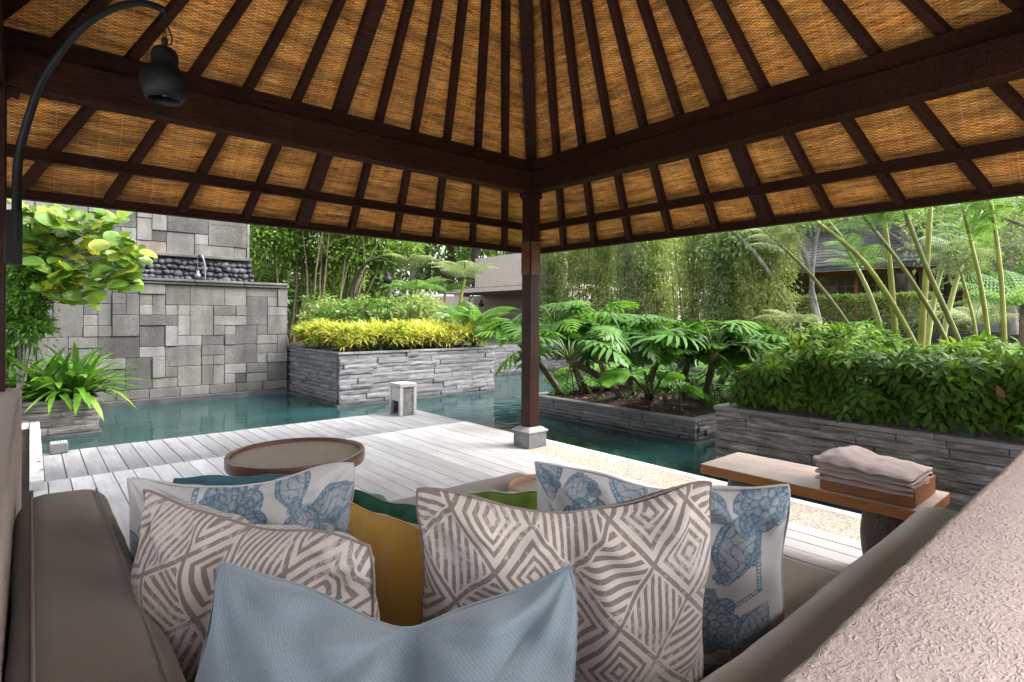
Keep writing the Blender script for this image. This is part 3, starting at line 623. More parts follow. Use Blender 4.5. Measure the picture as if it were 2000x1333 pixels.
# small planter on the left
pll = thing('slate_planter', 'small weathered slate planter with strappy plants at the left pool end', 'planter', (-.2, 9.5, WZ))
box('core', (-1.5, 8.56, -.6), (.58, 10.7, .26), MAT['dark_core'], pll)
slate_face(pll, (-1.5, 8.50, 0), (1, 0, 0), (0, -1, 0), 2.13, -.10, .262, .10, 'slate_brown', 51, .5, 1.2)
slate_face(pll, (.63, 8.56, 0), (0, 1, 0), (1, 0, 0), 2.1, -.10, .262, .10, 'slate_brown', 52, .5, 1.2)
box('water_ledge', (-1.5, 8.44, -.6), (.67, 10.7, -.102), MAT['wet_stone'], pll, .004, 1)
cap_run(pll, (-1.5, 8.54, 0), (.65, 8.54, 0), .15, .264, .302, 'slate_cap'); cap_run(pll, (.58, 8.62, 0), (.58, 10.6, 0), .14, .264, .302, 'slate_cap')
box('soil_fill', (-1.45, 8.62, .1), (.52, 10.65, .285), MAT['soil'], pll)
# far pool edge: two stone steps that bend gently
fl = thing('pool_edge_wall', 'curved pale stone ledge at the far end of the pool behind the philodendrons', 'wall', (12, 8, WZ))
def curve_x(y): return 12.1-.035*(y-9)**2*.3
for (off, za, zb, nm) in ((0, -.5, .10, 'lower_step'), (.55, .05, .50, 'upper_step')):
    ys = np.linspace(2.6, 13.5, 23)
    for a, b in zip(ys[:-1], ys[1:]):
        m = MB(); x0a, x0b = curve_x(a)+off, curve_x(b)+off
        vs = [(x0a, a+.002, za), (x0a+1.2, a+.002, za), (x0b+1.2, b-.002, za), (x0b, b-.002, za)]; vs += [(p[0], p[1], zb) for p in vs]
        m.add(vs, [(3,2,1,0),(4,5,6,7),(0,1,5,4),(1,2,6,5),(2,3,7,6),(3,0,4,7)]); m.build(nm+'_stone', MAT['block_smooth' if off == 0 else 'slate_grey'], fl, bevel=.008, seg=1)

bw2 = thing('pool_side_wall', 'low grey slate wall at the back of the pool right of the tall planter', 'wall', (9.6, 10.96, WZ))
box('core', (6.96, 11.0, -.6), (12.3, 11.3, .62), MAT['dark_core'], bw2); slate_face(bw2, (6.96, 10.99, 0), (1, 0, 0), (0, -1, 0), 5.3, -.3, .62, .09, 'slate_grey', 77, .4, .9)
# ------------------------------------------------------------------ daybed
db = thing('daybed', 'square taupe corner daybed with padded backrests on two sides', 'daybed', (1.1, 1.4, 0))
box('platform', (-.02, .30, .004), (2.14, 2.42, .20), MAT['beam_wood'], db, .01, 1)
def pad(name, a, b, r, parent, seg=5):
    c = [(a[i]+b[i])/2 for i in range(3)]; h = [(b[i]-a[i])/2 for i in range(3)]
    m = bmesh.new(); bmesh.ops.create_cube(m, size=1)
    for v in m.verts: v.co = Vector((v.co.x*h[0]*2, v.co.y*h[1]*2, v.co.z*h[2]*2))
    bmesh.ops.bevel(m, geom=m.edges[:], offset=r, segments=seg, affect='EDGES', profile=.5)
    bmesh.ops.subdivide_edges(m, edges=[e for e in m.edges if e.calc_length() > .3], cuts=40, use_grid_fill=True)
    for v in m.verts:
        q = v.co*2.6+Vector((c[0]*3, c[1]*3, 5)); v.co += v.normal*(.007*mnoise.noise(q)+.0028*mnoise.noise(q*3.1)+.0012*mnoise.noise(q*8))
    me = bpy.data.meshes.new(name); m.to_mesh(me); m.free()
    for p in me.polygons: p.use_smooth = True
    return obj(name, me, MAT['fabric_taupe'], parent, Matrix.Translation(c))
seat = pad('seat_cushion', (.19, .50, .20), (2.2, 2.49, .40), .045, db)
bl = pad('backrest', (-.034, .285, .2), (.215, 2.49, .705), .075, db); br = pad('backrest', (.20, .283, .198), (2.25, .525, .705), .075, db)
def seam(parent, pts, r=.0035): MB().tube(pts, r, 6).build('piping', MAT['fabric_taupe'], parent, smooth=True)
seam(bl, [(.005, .4+.02*i, .699+.002*math.sin(i*.7)) for i in range(102)]); seam(bl, [(.176, .6+.02*i, .699) for i in range(92)])
seam(br, [(.3+.02*i, .325, .699) for i in range(94)]); seam(seat, [(.3+.02*i, 2.477, .372) for i in range(92)])

# ------------------------------------------------------------------ cushions
def lace(u, v):                                            # flower and drop lace print, ink 0..1, u,v in metres
    ink = np.zeros_like(u)
    def flower(cx, cy, R, npet=9, ph=0.0):
        dx, dy = u-cx, v-cy; r = np.hypot(dx, dy)/R; th = np.arctan2(dy, dx)+ph
        rho = .82+.18*np.abs(np.cos(npet*th/2)); s = r/rho; ins = s < 1
        k = (np.abs(s-.97) < .045) | (np.abs(s-.74) < .03) | (np.abs(s-.46) < .03) | (np.abs(s-.18) < .035)
        lad = (np.abs(((th*npet*2.5/(2*np.pi)) % 1)-.5) < .13) & (s > .76)
        lad |= (np.abs(((th*npet*3/(2*np.pi)) % 1)-.5) < .16) & (s > .48) & (s < .74)
        lad |= (np.abs(((th*npet/(2*np.pi)) % 1)-.5) < .12) & (s > .1) & (s < .46)
        pet = np.abs(np.cos(npet*th/2)) < .12
        ring = np.abs(((s*11) % 1)-.5) < .13
        return np.where(ins & (k | lad | (pet & (s > .2)) | (ring & (s > .5))), 1., np.where(ins, .55, 0.))
    def drop(cx, cy, R, a):
        c, s_ = np.cos(a), np.sin(a); x = ((u-cx)*c+(v-cy)*s_)/R; y = (-(u-cx)*s_+(v-cy)*c)/R
        wd = .66*np.sqrt(np.clip(1-((y-.1)/1.0)**2, 0, 1))*np.where(y < 0, np.clip(1+y*.75, 0, 1), 1); q = np.abs(x)/np.maximum(wd, 1e-3); ins = (q < 1) & (wd > .02)
        k = (np.abs(q-.96) < .06) | (np.abs(q-.72) < .05) | ((np.abs(((y*9) % 1)-.5) < .17) & (q > .72)) | (np.abs(np.sin(x*9+np.sin(y*7)*1.6)) < .2) | (np.abs(np.sin(y*10+x*5)) < .16)
        return np.where(ins & k, 1., np.where(ins, .46, 0.))
    def stem(x0, y0, x1, y1, wd=.006):
        d = np.hypot(x1-x0, y1-y0); t = np.clip(((u-x0)*(x1-x0)+(v-y0)*(y1-y0))/d**2, 0, 1); q = np.hypot(u-x0-t*(x1-x0), v-y0-t*(y1-y0))
        return np.where((q < wd) & ((np.abs(q-wd*.8) < wd*.25) | (((t*d/.009) % 1) < .4)), 1., 0.)
    rr = np.random.default_rng(12); els = [flower(.13, -.03, .098), flower(-.15, .16, .095, 8, .3), flower(-.06, -.22, .09, 9, .7), flower(.27, .27, .075, 8), flower(-.275, -.10, .085, 9), flower(.25, -.25, .07, 8)]
    els += [drop(.045, .17, .095, .35), drop(.205, .15, .09, -.25), drop(-.06, -.02, .08, .9), drop(-.28, .04, .07, -.4), drop(-.2, -.25, .075, .5), drop(.10, -.20, .075, 2.2), drop(.07, .285, .075, -.8), drop(-.29, .28, .08, .3), drop(-.05, .29, .07, .8)]
    els += [drop(.26, -.03, .06, 2.6), drop(.25, -.13, .06, .6), drop(-.16, -.02, .055, 1.4), drop(-.18, .27, .05, 2.0), drop(.02, -.12, .05, .2), drop(.16, .255, .05, 1.0), drop(-.27, -.21, .05, -.6), drop(.17, -.29, .05, 1.9)]
    els += [stem(.18, .0, .27, .05), stem(.27, .05, .26, .2), stem(-.12, -.12, -.2, .05), stem(-.1, .1, .02, .26), stem(.0, -.1, .08, -.18), stem(.05, .08, .16, .06), stem(-.22, .1, -.28, .2)]
    for q in range(26): els.append(flower(rr.uniform(-.3, .3), rr.uniform(-.3, .3), .022, 6))
    for e in els: ink = np.maximum(ink, e)
    return ink
def chopf(u, u0, sg):
    q = np.sqrt(((u-u0)/sg)**2+.02); return np.where(q < 1.6, np.clip(1-q/1.6, 0, 1)**1.1*1.1, 0)
def cushion(name, label, mat, TL, TR, tilt, size, t=.085, chop=.0, u0=0.0, sg=.45, conc=.07, seed=0, nf=70, ink=False, rot=0.0, wr=1.0, crease=.5):
    TL, TR = Vector(TL), Vector(TR); rv = (TR-TL).normalized(); fwd = Vector((-rv.y, rv.x, 0)).normalized()     # fwd = away from the eye
    up = (Vector((0, 0, 1))*math.cos(tilt)+fwd*math.sin(tilt)); up = (up-rv*up.dot(rv)).normalized(); nv = rv.cross(up)
    wd = (TR-TL).length; ctr = (TL+TR)/2-up*(size/2)
    rr = np.random.default_rng(seed); ph = rr.uniform(0, 6.28, 12)
    root = None
    for side, n in ((1, nf), (-1, 36)):
        g = np.linspace(-1, 1, n+1); u, v = np.meshgrid(g, g)
        x = wd/2*u*(1-conc*(1-v**2)); y = size/2*v*(1-conc*(1-u**2))
        cf = chopf(u, u0, sg); y = y-chop*cf*((v+1)/2)**1.5
        kc = 1-.022*(u**6)*(v**6); x = x*kc+.004*np.sin(7*v+ph[5])*np.abs(u)**5; y = y*kc+.004*np.sin(8*u+ph[6])*np.abs(v)**5
        th = t*((1-u**2)*(1-v**2)+1e-9)**.56*(1+.12*np.sin(2.6*u+ph[7])*np.sin(2.2*v+ph[8]))*(1-crease*(chop > 0)*np.exp(-((u-u0-.04*np.sin(3*v))/.10)**2)*np.clip((v+.6)/1.6, 0, 1))
        cor = ((u**2)*(v**2))**.7; edge = np.clip(np.maximum(np.abs(u), np.abs(v))**3, 0, 1)*(1-np.maximum(np.abs(u), np.abs(v))**14)
        wv = np.sin(9*u*np.sign(v)-7*v*np.sign(u)+ph[0])*cor*1.1+np.sin(14*u+3*v+ph[1])*edge*(np.abs(v) > np.abs(u))*.5+np.sin(14*v-3*u+ph[2])*edge*(np.abs(u) >= np.abs(v))*.5+np.sin(5*u+4*v+ph[3])*.28*(1-edge)+np.sin(3.1*u-6*v+ph[4])*.22*(1-edge)
        z = side*(th+(.016*wr*wv+.010*wr*np.sin(17*(u*np.cos(ph[9])+v*np.sin(ph[9]))+3*np.sin(4*v+ph[10]))*np.clip(np.abs(u)*np.abs(v)*1.6+.5*np.clip(v, 0, 1)**3, 0, 1))*np.clip(th/t*2.2, 0, 1))
        rv2 = np.hypot(u-u0, (v-1)*.8); an = np.arctan2(v-1.02, u-u0)
        fold = (np.cos(an*11+ph[11])*np.exp(-((rv2-.42)/.26)**2)*.010*(chop > .03)) if chop else 0*u
        for (cu, cv) in ((-1, 1), (1, 1), (-1, -1), (1, -1)):
            rc = np.hypot(u-cu, v-cv); ac = np.arctan2(v-cv*1.03, u-cu*1.03); fold = fold+np.cos(ac*13+ph[0]*cu)*np.exp(-((rc-.34)/.2)**2)*.007
        z = z+side*fold*wr
        P = A_(ctr)+x[..., None]*A_(rv)+y[..., None]*A_(up)+z[..., None]*A_(nv)
        I = np.arange((n+1)*(n+1)).reshape(n+1, n+1); Q = np.stack([I[:-1, :-1], I[:-1, 1:], I[1:, 1:], I[1:, :-1]], -1).reshape(-1, 4)
        if side < 0: Q = Q[:, ::-1]
        nm = name if side > 0 else 'back_panel'
        me = arr_mesh(nm, P.reshape(-1, 3), Q, None, True)
        um, vm = u*wd/2, v*size/2; c, s_ = math.cos(rot), math.sin(rot); ur, vr = um*c-vm*s_, um*s_+vm*c
        uvl = me.uv_layers.new(name='UVMap'); uvl.data.foreach_set('uv', np.stack([ur.ravel()[Q.ravel()], vr.ravel()[Q.ravel()]], -1).astype(np.float32).ravel())
        if ink:
            a = me.attributes.new('ink', 'FLOAT', 'POINT'); a.data.foreach_set('value', lace(ur, vr).ravel().astype(np.float32))
        o = obj(nm, me, MAT[mat], root)
        if root is None: root = tag(o, label, 'cushion', 'scatter cushions on the daybed')
    # piped seam round the edge
    g = np.linspace(-1, 1, 41); ring = [(a, -1) for a in g]+[(1, a) for a in g[1:]]+[(-a, 1) for a in g[1:]]+[(-1, -a) for a in g[1:]]
    pts = []
    for (a, b) in ring:
        x = wd/2*a*(1-conc*(1-b*b)); y = size/2*b*(1-conc*(1-a*a))-chop*float(chopf(a, u0, sg))*((b+1)/2)**1.5; kc = 1-.022*a**6*b**6; x = x*kc+.004*math.sin(7*b+ph[5])*abs(a)**5; y = y*kc+.004*math.sin(8*a+ph[6])*abs(b)**5; pts.append(ctr+rv*x+up*y)
    MB().tube(pts, .0032, 5, False).build('seam', MAT[mat], root, smooth=True)
    return root
def tl(px, py, z): return atz(px, py, z)
cushion('cushion', 'pale blue cushion with a deep centre crease, nearest the viewer', 'fabric_blue', atz(424, 1092, .905), atz(1120, 1085, .905), .42, .56, .15, .095, .10, .66, .03, 1, 130, crease=.8)
cushion('cushion', 'brown and cream diamond print cushion right of the mustard one', 'fabric_diamond_print', atz(812, 948, .955), atz(1398, 938, .955), -.10, .60, .14, .055, -.02, .6, .05, 2, 90, rot=.0)
cushion('cushion', 'brown and cream diamond print cushion next to the left backrest', 'fabric_diamond_print', atz(278, 955, .90), atz(728, 1058, .885), -.12, .58, .15, .02, -.1, .5, .035, 3, 90, rot=.35)
cushion('cushion', 'off white cushion with blue lace flower print on the right side', 'fabric_lace_print', atz(1040, 897, .905), atz(1546, 943, .905), -.14, .60, .13, .035, .1, .6, .05, 4, 300, True)
cushion('cushion', 'off white cushion with blue lace flower print at the far left', 'fabric_lace_print', atz(243, 932, .885), atz(694, 899, .885), -.12, .58, .13, .04, -.1, .6, .05, 5, 260, True, .6)
cushion('cushion', 'mustard yellow cushion in the middle of the pile', 'fabric_mustard', atz(686, 981, .83), atz(1000, 1085, .80), -.05, .48, .12, .0, 0, .5, .05, 6)
cushion('cushion', 'dark green cushion behind the mustard one', 'fabric_green', atz(660, 948, .76), atz(900, 1000, .745), -.2, .42, .11, .012, 0, .5, .05, 7)
cushion('cushion', 'lime green cushion mostly hidden behind the right diamond cushion', 'fabric_lime', atz(870, 962, .72), atz(1075, 962, .72), -.25, .40, .11, 0, 0, .5, .02, 8)
cushion('cushion', 'teal cushion behind the far left lace print cushion', 'fabric_teal', atz(336, 932, .82), atz(640, 928, .82), -.2, .46, .06, 0, 0, .5, .01, 9)
cushion('cushion', 'teal blue cushion behind the right lace print cushion', 'fabric_teal', atz(1180, 934, .80), atz(1420, 985, .80), -.2, .44, .06, 0, 0, .5, .02, 10)

# ------------------------------------------------------------------ round table, tray
rt_ = thing('round_table', 'round dark wooden coffee table with a raised rim on the deck', 'table', (1.335, 3.705, 0))
def prof_build(name, prof, c, mat, parent, n=96):
    m = MB().lathe(prof, n, (0, 0, 0)); me = m.mesh(name, smooth=2); return obj(name, me, MAT[mat], parent, Matrix.Translation(c))
c = (1.335, 3.705, 0)
prof_build('rim', [(.30, .335), (.405, .333), (.424, .342), (.430, .36), (.430, .412), (.427, .418), (.421, .42), (.403, .42), (.399, .416), (.397, .392), (.30, .390)], c, 'table_wood', rt_)
prof_build('table_top', [(.395, .388), (.3965, .397), (.001, .397)], c, 'table_top_wood', rt_)
prof_build('pedestal', [(.25, .004), (.25, .03), (.20, .06), (.19, .30), (.26, .334)], c, 'table_wood', rt_, 48)
ty = thing('tray', 'small round wooden tray lying on the daybed seat', 'tray', (2.02, 2.08, .40))
c = (2.02, 2.08, .402)
prof_build('rim', [(.15, .0), (.178, .0), (.186, .008), (.186, .036), (.183, .04), (.174, .04), (.171, .036), (.170, .012), (.15, .011)], c, 'tray_wood', ty, 64)
prof_build('base', [(.168, .004), (.169, .013), (.001, .013)], c, 'bench_top_wood', ty, 64)

# ------------------------------------------------------------------ bench with basket and towel
bn = thing('bench', 'low wooden bench on two dark drum legs by the pool coping', 'bench', (3.32, 1.25, 0))
b0 = box('seat_slab', (3.09, .69, .365), (3.555, 1.815, .4185), MAT['bench_edge'], bn, .004, 1)
for k in range(3): box('top_board', (3.09+.155*k+.001, .691, .4188), (3.09+.155*(k+1)-.001, 1.814, .4215), MAT['bench_top_wood'], b0)
for yy in (1.64, .90):
    me = MB().lathe([(.085, .004), (.105, .05), (.118, .13), (.122, .2), (.115, .28), (.10, .34), (.09, .3645)], 32).mesh('drum_leg', smooth=2); obj('drum_leg', me, MAT['drum_wood'], bn, Matrix.Translation((3.33, yy, 0)))
bk = thing('basket', 'rectangular reddish woven wood basket on the bench', 'basket', (3.3, .95, .42))
bw_ = (3.12, .735, 3.49, 1.15)
for nm, a, b in (('front_panel', (3.12, .735, .423), (3.132, 1.15, .515)), ('back_panel', (3.478, .735, .423), (3.49, 1.15, .515)), ('end_panel', (3.1325, .735, .423), (3.4775, .747, .515)), ('end_panel', (3.1325, 1.138, .423), (3.4775, 1.15, .515)), ('floor_panel', (3.133, .748, .423), (3.477, 1.137, .43))):
    box(nm, a, b, MAT['basket_wood'], bk, .003, 1)
tw = thing('towel', 'folded dusty pink towel lying in the basket', 'towel', (3.3, .95, .50))
for k in range(4):
    z0 = .475+.027*k; nx_, ny_ = 22, 30; rr = random.Random(k+3); dx = rr.uniform(-.008, .008); x0, x1 = 3.105+dx-.012*(k == 3), 3.482+dx; y0, y1 = .745+rr.uniform(-.01, .006), 1.165+.012*(k > 2)
    m = MB(); T_ = {}
    for s_ in (0, 1):
        for j in range(ny_+1):
            for i in range(nx_+1):
                fu, fv = i/nx_*2-1, j/ny_*2-1; e = (1-abs(fu)**9)*(1-abs(fv)**9)
                zz = z0+(.026 if s_ else .0005)*(e if s_ else 1)+(1-e)*.009*(0 if s_ else 1)
                zz += .012*mnoise.noise((fu*2.1+k*.1, fv*2.6, k*.25))*(.3+.18*k)+(.03*fv*(k/3)*.5)
                if k == 3 and s_: zz += .014*mnoise.noise((fu*3.3+4, fv*4.1, 2.2))+.022*math.exp(-((fv-.55)/.3)**2)*(1-fu*fu)
                T_[(s_, i, j)] = len(m.v); m.v.append((x0+(x1-x0)*(fu+1)/2+.01*mnoise.noise((fv*2, k, 1)), y0+(y1-y0)*(fv+1)/2+.01*mnoise.noise((fu*2, k, 7)), zz))
    for j in range(ny_):
        for i in range(nx_):
            m.f.append((T_[1,i,j], T_[1,i+1,j], T_[1,i+1,j+1], T_[1,i,j+1])); m.f.append((T_[0,i,j+1], T_[0,i+1,j+1], T_[0,i+1,j], T_[0,i,j]))
    for i in range(nx_): m.f.append((T_[0,i,0], T_[0,i+1,0], T_[1,i+1,0], T_[1,i,0])); m.f.append((T_[0,i+1,ny_], T_[0,i,ny_], T_[1,i,ny_], T_[1,i+1,ny_]))
    for j in range(ny_): m.f.append((T_[0,0,j+1], T_[0,0,j], T_[1,0,j], T_[1,0,j+1])); m.f.append((T_[0,nx_,j], T_[0,nx_,j+1], T_[1,nx_,j+1], T_[1,nx_,j]))
    m.build('towel_fold', MAT['towel'], tw, smooth=True)

# ------------------------------------------------------------------ stone lantern at the deck corner, small block lamp
ln = thing('stone_lantern', 'square pale stone lantern with an open front at the deck corner', 'lantern', (3.81, 6.66, 0))
x0, x1, y0, y1, H_ = 3.69, 3.94, 6.52, 6.81, .425
for (a, b) in ((x0, y0), (x1-.045, y0), (x0, y1-.045), (x1-.045, y1-.045)): box('corner_post', (a, b, .003), (a+.045, b+.045, H_-.052), MAT['lantern_stone'], ln, .003, 1)
box('top_slab', (x0-.002, y0-.002, H_-.05), (x1+.002, y1+.002, H_), MAT['lantern_stone'], ln, .004, 1)
box('pebble_panel', (x0+.047, y0+.012, .006), (x1-.047, y0+.035, H_-.055), MAT['lantern_pebble'], ln); box('pebble_panel', (x0+.047, y1-.035, .006), (x1-.047, y1-.012, H_-.055), MAT['lantern_pebble'], ln)
box('front_panel', (x0+.008, y0+.047, .19), (x0+.03, y1-.047, H_-.054), MAT['lantern_stone'], ln, .002, 1); box('back_panel', (x1-.03, y0+.047, .006), (x1-.01, y1-.047, H_-.054), MAT['lantern_stone'], ln)
sm = thing('block_lamp', 'small dark stone block lamp with a pale top on the left deck edge', 'lamp', (.21, 6.83, 0))
box('block', (.142, 6.765, .004), (.277, 6.895, .092), MAT['plinth_stone'], sm, .006, 1); tp = box('top_plate', (.147, 6.77, .0925), (.272, 6.89, .104), MAT['lantern_stone'], sm, .003, 1)
for k in range(4): box('slot', (.165+.025*k, 6.80, .1042), (.177+.025*k, 6.86, .1052), MAT['dark_core'], tp)

# ------------------------------------------------------------------ arc lamps
def shade_parts(root, c, s, mat='black_metal'):
    prof = [(.072, .0), (.087, .035), (.097, .075), (.094, .105), (.078, .132), (.057, .152), (.053, .175), (.055, .20), (.047, .226), (.03, .238), (.006, .241)]
    m = MB(); base = [(r*s, z*s) for r, z in prof]; inner = [((r-.006)*s, z*s) for r, z in prof[:6]][::-1]
    n = 40; ring = inner+base; m.v = []; k = len(ring)
    for r, z in ring:
        for j in range(n): th = 2*math.pi*j/n; m.v.append((c[0]+r*math.cos(th), c[1]+r*math.sin(th), c[2]+z))
    for i in range(k-1):
        for j in range(n): m.f.append((i*n+j, i*n+(j+1) % n, (i+1)*n+(j+1) % n, (i+1)*n+j))
    m.f.append(tuple((k-1)*n+j for j in range(n)))
    sh = m.build('lamp_shade', MAT[mat], root, smooth=True)
    MB().lathe([(.001, .10*s), (.075*s, .095*s), (.085*s, .062*s), (.001, .058*s)], 24, c).build('shade_lining', MAT['lamp_inside'], sh, smooth=True)
    MB().lathe([(.001, .02*s), (.02*s, .03*s), (.03*s, .055*s), (.012*s, .09*s)], 16, c).build('bulb', MAT['bulb_glass'], sh, smooth=True)
def smooth_path(P, n=5):
    P = [Vector(p) for p in P]; out = []
    for i in range(len(P)-1):
        p0, p1, p2, p3 = P[max(i-1, 0)], P[i], P[i+1], P[min(i+2, len(P)-1)]
        for k in range(n):
            t = k/n; out.append(.5*((2*p1)+(p2-p0)*t+(2*p0-5*p1+4*p2-p3)*t*t+(3*p1-p0-3*p2+p3)*t**3))
    return out+[P[-1]]
la = thing('arc_lamp', 'black gooseneck lamp with a bell shade fixed to the left post', 'lamp', (-.075, 4.12, 1.6))
A0, A1 = Vector((-.072, 4.12, 0)), Vector((.42, 2.74, 0)); pn = (A1-A0).cross(UV_).normalized()
def onp(px, py): d = ray(px, py); t = (A0-Vector((0, 0, CH))).dot(pn)/d.dot(pn); return Vector((0, 0, CH))+d*t
box('wall_bracket', (-.1085, 4.06, 1.585), (-.035, 4.18, 1.875), MAT['black_metal'], la, .004, 1)
arc = smooth_path([onp(*p) for p in [(33, 470), (33, 425), (33, 351), (39, 293), (55, 234), (78, 168), (117, 105), (164, 51), (218, 18), (265, 6), (297, 10), (322, 22)]])
MB().tube(arc, [.023-.010*i/(len(arc)-1) for i in range(len(arc))], 14).build('arm', MAT['black_metal'], la, smooth=True)
tipp = arc[-1]; sc_ = Vector((tipp.x, tipp.y, atd(320, 197, (tipp-Vector((0, 0, CH))).dot(FV)).z))
topz = sc_.z+.241
ch = MB(); L = tipp.z-topz
for k in range(6):
    zc = tipp.z-.012-L*(k+.3)/6.6; ring = [Vector((math.cos(a)*.006, 0, math.sin(a)*L/9.5)) for a in np.linspace(0, 2*math.pi, 11)]
    if k % 2: ring = [Vector((0, p.x, p.z)) for p in ring]
    ch.tube([Vector((tipp.x, tipp.y, zc))+p for p in ring], .0018, 5, False)
ch.build('chain', MAT['black_metal'], la, smooth=True)
MB().tube(smooth_path([tipp-Vector((.004, 0, .008)), tipp+Vector((.006, .004, -.35*L)), tipp+Vector((.02, -.02, -.75*L)), tipp+Vector((.022, -.012, -L)), tipp+Vector((.0, 0, -L-.004))]), .0032, 6).build('cord', MAT['black_metal'], la, smooth=True)
MB().tube([(sc_.x, sc_.y, topz-.005), (sc_.x, sc_.y, topz+.02)], .012, 10).build('shade_hook', MAT['black_metal'], la, smooth=True)
shade_parts(la, sc_, .93)
def far_lamp(label, base_px, pts_px, shade_px, D, s, mat='black_metal', r=.02, gz=.55):
    b = atd(*base_px, D); b.z = gz; o = thing('arc_lamp', label, 'lamp', b)
    P = smooth_path([b]+[atd(*p, D) for p in pts_px]); MB().tube(P, r, 8).build('arm', MAT[mat], o, smooth=True)
    c = atd(*shade_px, D); shade_parts(o, c, s, mat); t = P[-1]
    MB().tube([t, (c.x, c.y, c.z+.24*s)], .006, 5).build('cord', MAT[mat], o)
far_lamp('black gooseneck garden lamp arching over the green shrubs', (690, 625), [(691, 570), (700, 535), (720, 512), (745, 505), (757, 508)], (757, 554), 12.0, 1.0)
far_lamp('black gooseneck lamp against the shaded wall below the balcony', (916, 640), [(916, 595), (921, 580), (932, 573), (940, 577)], (940, 599), 20.4, 1.0)
far_lamp('small steel gooseneck lamp standing on the cap of the lower stone wall', (401, 546), [(400, 520), (396, 503), (391, 498), (386, 501)], (386, 545), 9.8, .62, 'steel', .015, 1.93)
# ------------------------------------------------------------------ far buildings
def quad_box(m, x0, x1, y0, y1, z0, z1): m.box((x0, y0, z0), (x1, y1, z1)); return m
bc = thing('villa', 'plastered villa with a solid balcony parapet behind the golden shrubs', 'building', (13.5, 16, .6))
FX = 12.65
box('parapet', (FX, 12.2, 2.44), (FX+.25, 16.8, 3.54), MAT['building_wall'], bc, .01, 1); box('parapet', (FX+.26, 16.55, 2.442), (FX+4, 16.8, 3.538), MAT['building_wall'], bc)
box('balcony_slab', (FX+.02, 12.25, 2.28), (FX+5, 19.2, 2.4395), MAT['building_wall'], bc)
box('wall', (FX+2.2, 9.5, .2), (FX+2.4, 21, 2.279), MAT['building_wall'], bc); box('wall', (FX+.3, 12.3, .2), (FX+2.19, 12.55, 2.279), MAT['building_wall'], bc)
box('pier', (FX+.1, 13.0, .2), (FX+.7, 13.9, 2.279), MAT['building_wall'], bc, .01, 1); box('pier', (FX+.1, 17.9, .2), (FX+.6, 18.3, 2.279), MAT['building_wall'], bc, .01, 1)
dr = box('door', (FX+2.17, 14.9, .3), (FX+2.199, 16.2, 2.2), MAT['rail_wood'], bc); box('door_glass', (FX+2.16, 15.0, .4), (FX+2.169, 16.1, 2.1), MAT['dark_glass'], dr)
rl = box('railing', (FX+.02, 16.85, 3.32), (FX+.09, 20.2, 3.4), MAT['rail_wood'], bc)
for k in range(26): box('baluster', (FX+.035, 16.9+.13*k, 2.5), (FX+.075, 16.94+.13*k, 3.319), MAT['rail_wood'], rl)
box('railing_base', (FX+.02, 16.85, 2.4405), (FX+.09, 20.2, 2.499), MAT['rail_wood'], rl)
for yy in (16.95, 18.6, 20.3): box('balcony_post', (FX+.1, yy, 2.4405), (FX+.3, yy+.2, 4.8), MAT['rail_wood'], bc)
box('upper_wall', (FX+3.5, 12, 2.441), (FX+3.8, 19.2, 4.8), MAT['grey_wall'], bc)
m = MB(); m.add([(FX-.6, 11.5, 4.6), (FX+5, 11.5, 6.2), (FX+5, 19.0, 6.2), (FX-.6, 19.0, 4.6), (FX-.6, 11.5, 4.8), (FX+5, 11.5, 6.4), (FX+5, 19, 6.4), (FX-.6, 19, 4.8)], [(3,2,1,0),(4,5,6,7),(0,1,5,4),(1,2,6,5),(2,3,7,6),(3,0,4,7)]); m.build('roof', MAT['roof_shingle'], bc)
box('low_wall', (FX-1.2, 16.9, .5), (FX+.0, 20.5, 2.1), MAT['building_wall'], bc)
gw = box('grey_garden_wall', (10.3, 21.0, .3), (10.6, 24.5, 3.3), MAT['grey_wall'], None); tag(gw, 'grey garden wall behind the tree ferns left of the balcony', 'wall')

bR = thing('bungalow', 'low bungalow with dark shingle roof and red wood windows on the right', 'building', (25, 6, .9))
RX, rb0 = 24.0, .90
box('wall', (RX+.02, 1.0, rb0), (RX+.3, 4.15, 3.25), MAT['grey_wall'], bR); box('wall', (RX+.02, 10.9, rb0), (RX+.3, 13.2, 3.25), MAT['rail_wood'], bR)
box('plinth_wall', (RX-.35, .5, .5), (RX+.01, 13, rb0+.02), MAT['dark_core'], bR); box('room', (RX+.9, 4.2, rb0), (RX+1.0, 10.88, 3.3), MAT['dark_core'], bR)
yy = 4.2
for k in range(4):
    w_ = 1.65; wn = box('window', (RX, yy, rb0+.03), (RX+.12, yy+.14, 3.2), MAT['window_wood'], bR, .008, 1)
    box('pane', (RX+.07, yy+.15, rb0+.16), (RX+.08, yy+w_-.01, 3.02), MAT['dark_glass'], wn)
    box('sill', (RX+.01, yy+.145, rb0+.03), (RX+.1, yy+w_-.003, rb0+.155), MAT['window_wood'], wn); box('head', (RX+.01, yy+.145, 3.03), (RX+.1, yy+w_-.003, 3.2), MAT['window_wood'], wn)
    for q in range(1, 5): box('glazing_bar', (RX+.045, yy+.14+q*.3, rb0+.16), (RX+.066, yy+.17+q*.3, 3.025), MAT['window_wood'], wn)
    for q in range(1, 4): box('glazing_bar', (RX+.048, yy+.146, rb0+.2+q*.5), (RX+.064, yy+w_-.012, rb0+.225+q*.5), MAT['window_wood'], wn)
    yy += w_
box('corner_frame', (RX, yy, rb0+.03), (RX+.12, yy+.14, 3.2), MAT['window_wood'], bR)
for k in range(10): box('screen_slat', (RX-.05, 11.0+k*.2, rb0), (RX+.015, 11.07+k*.2, 3.2), MAT['rail_wood'], bR)
m = MB(); za, zb = 3.15, 5.9
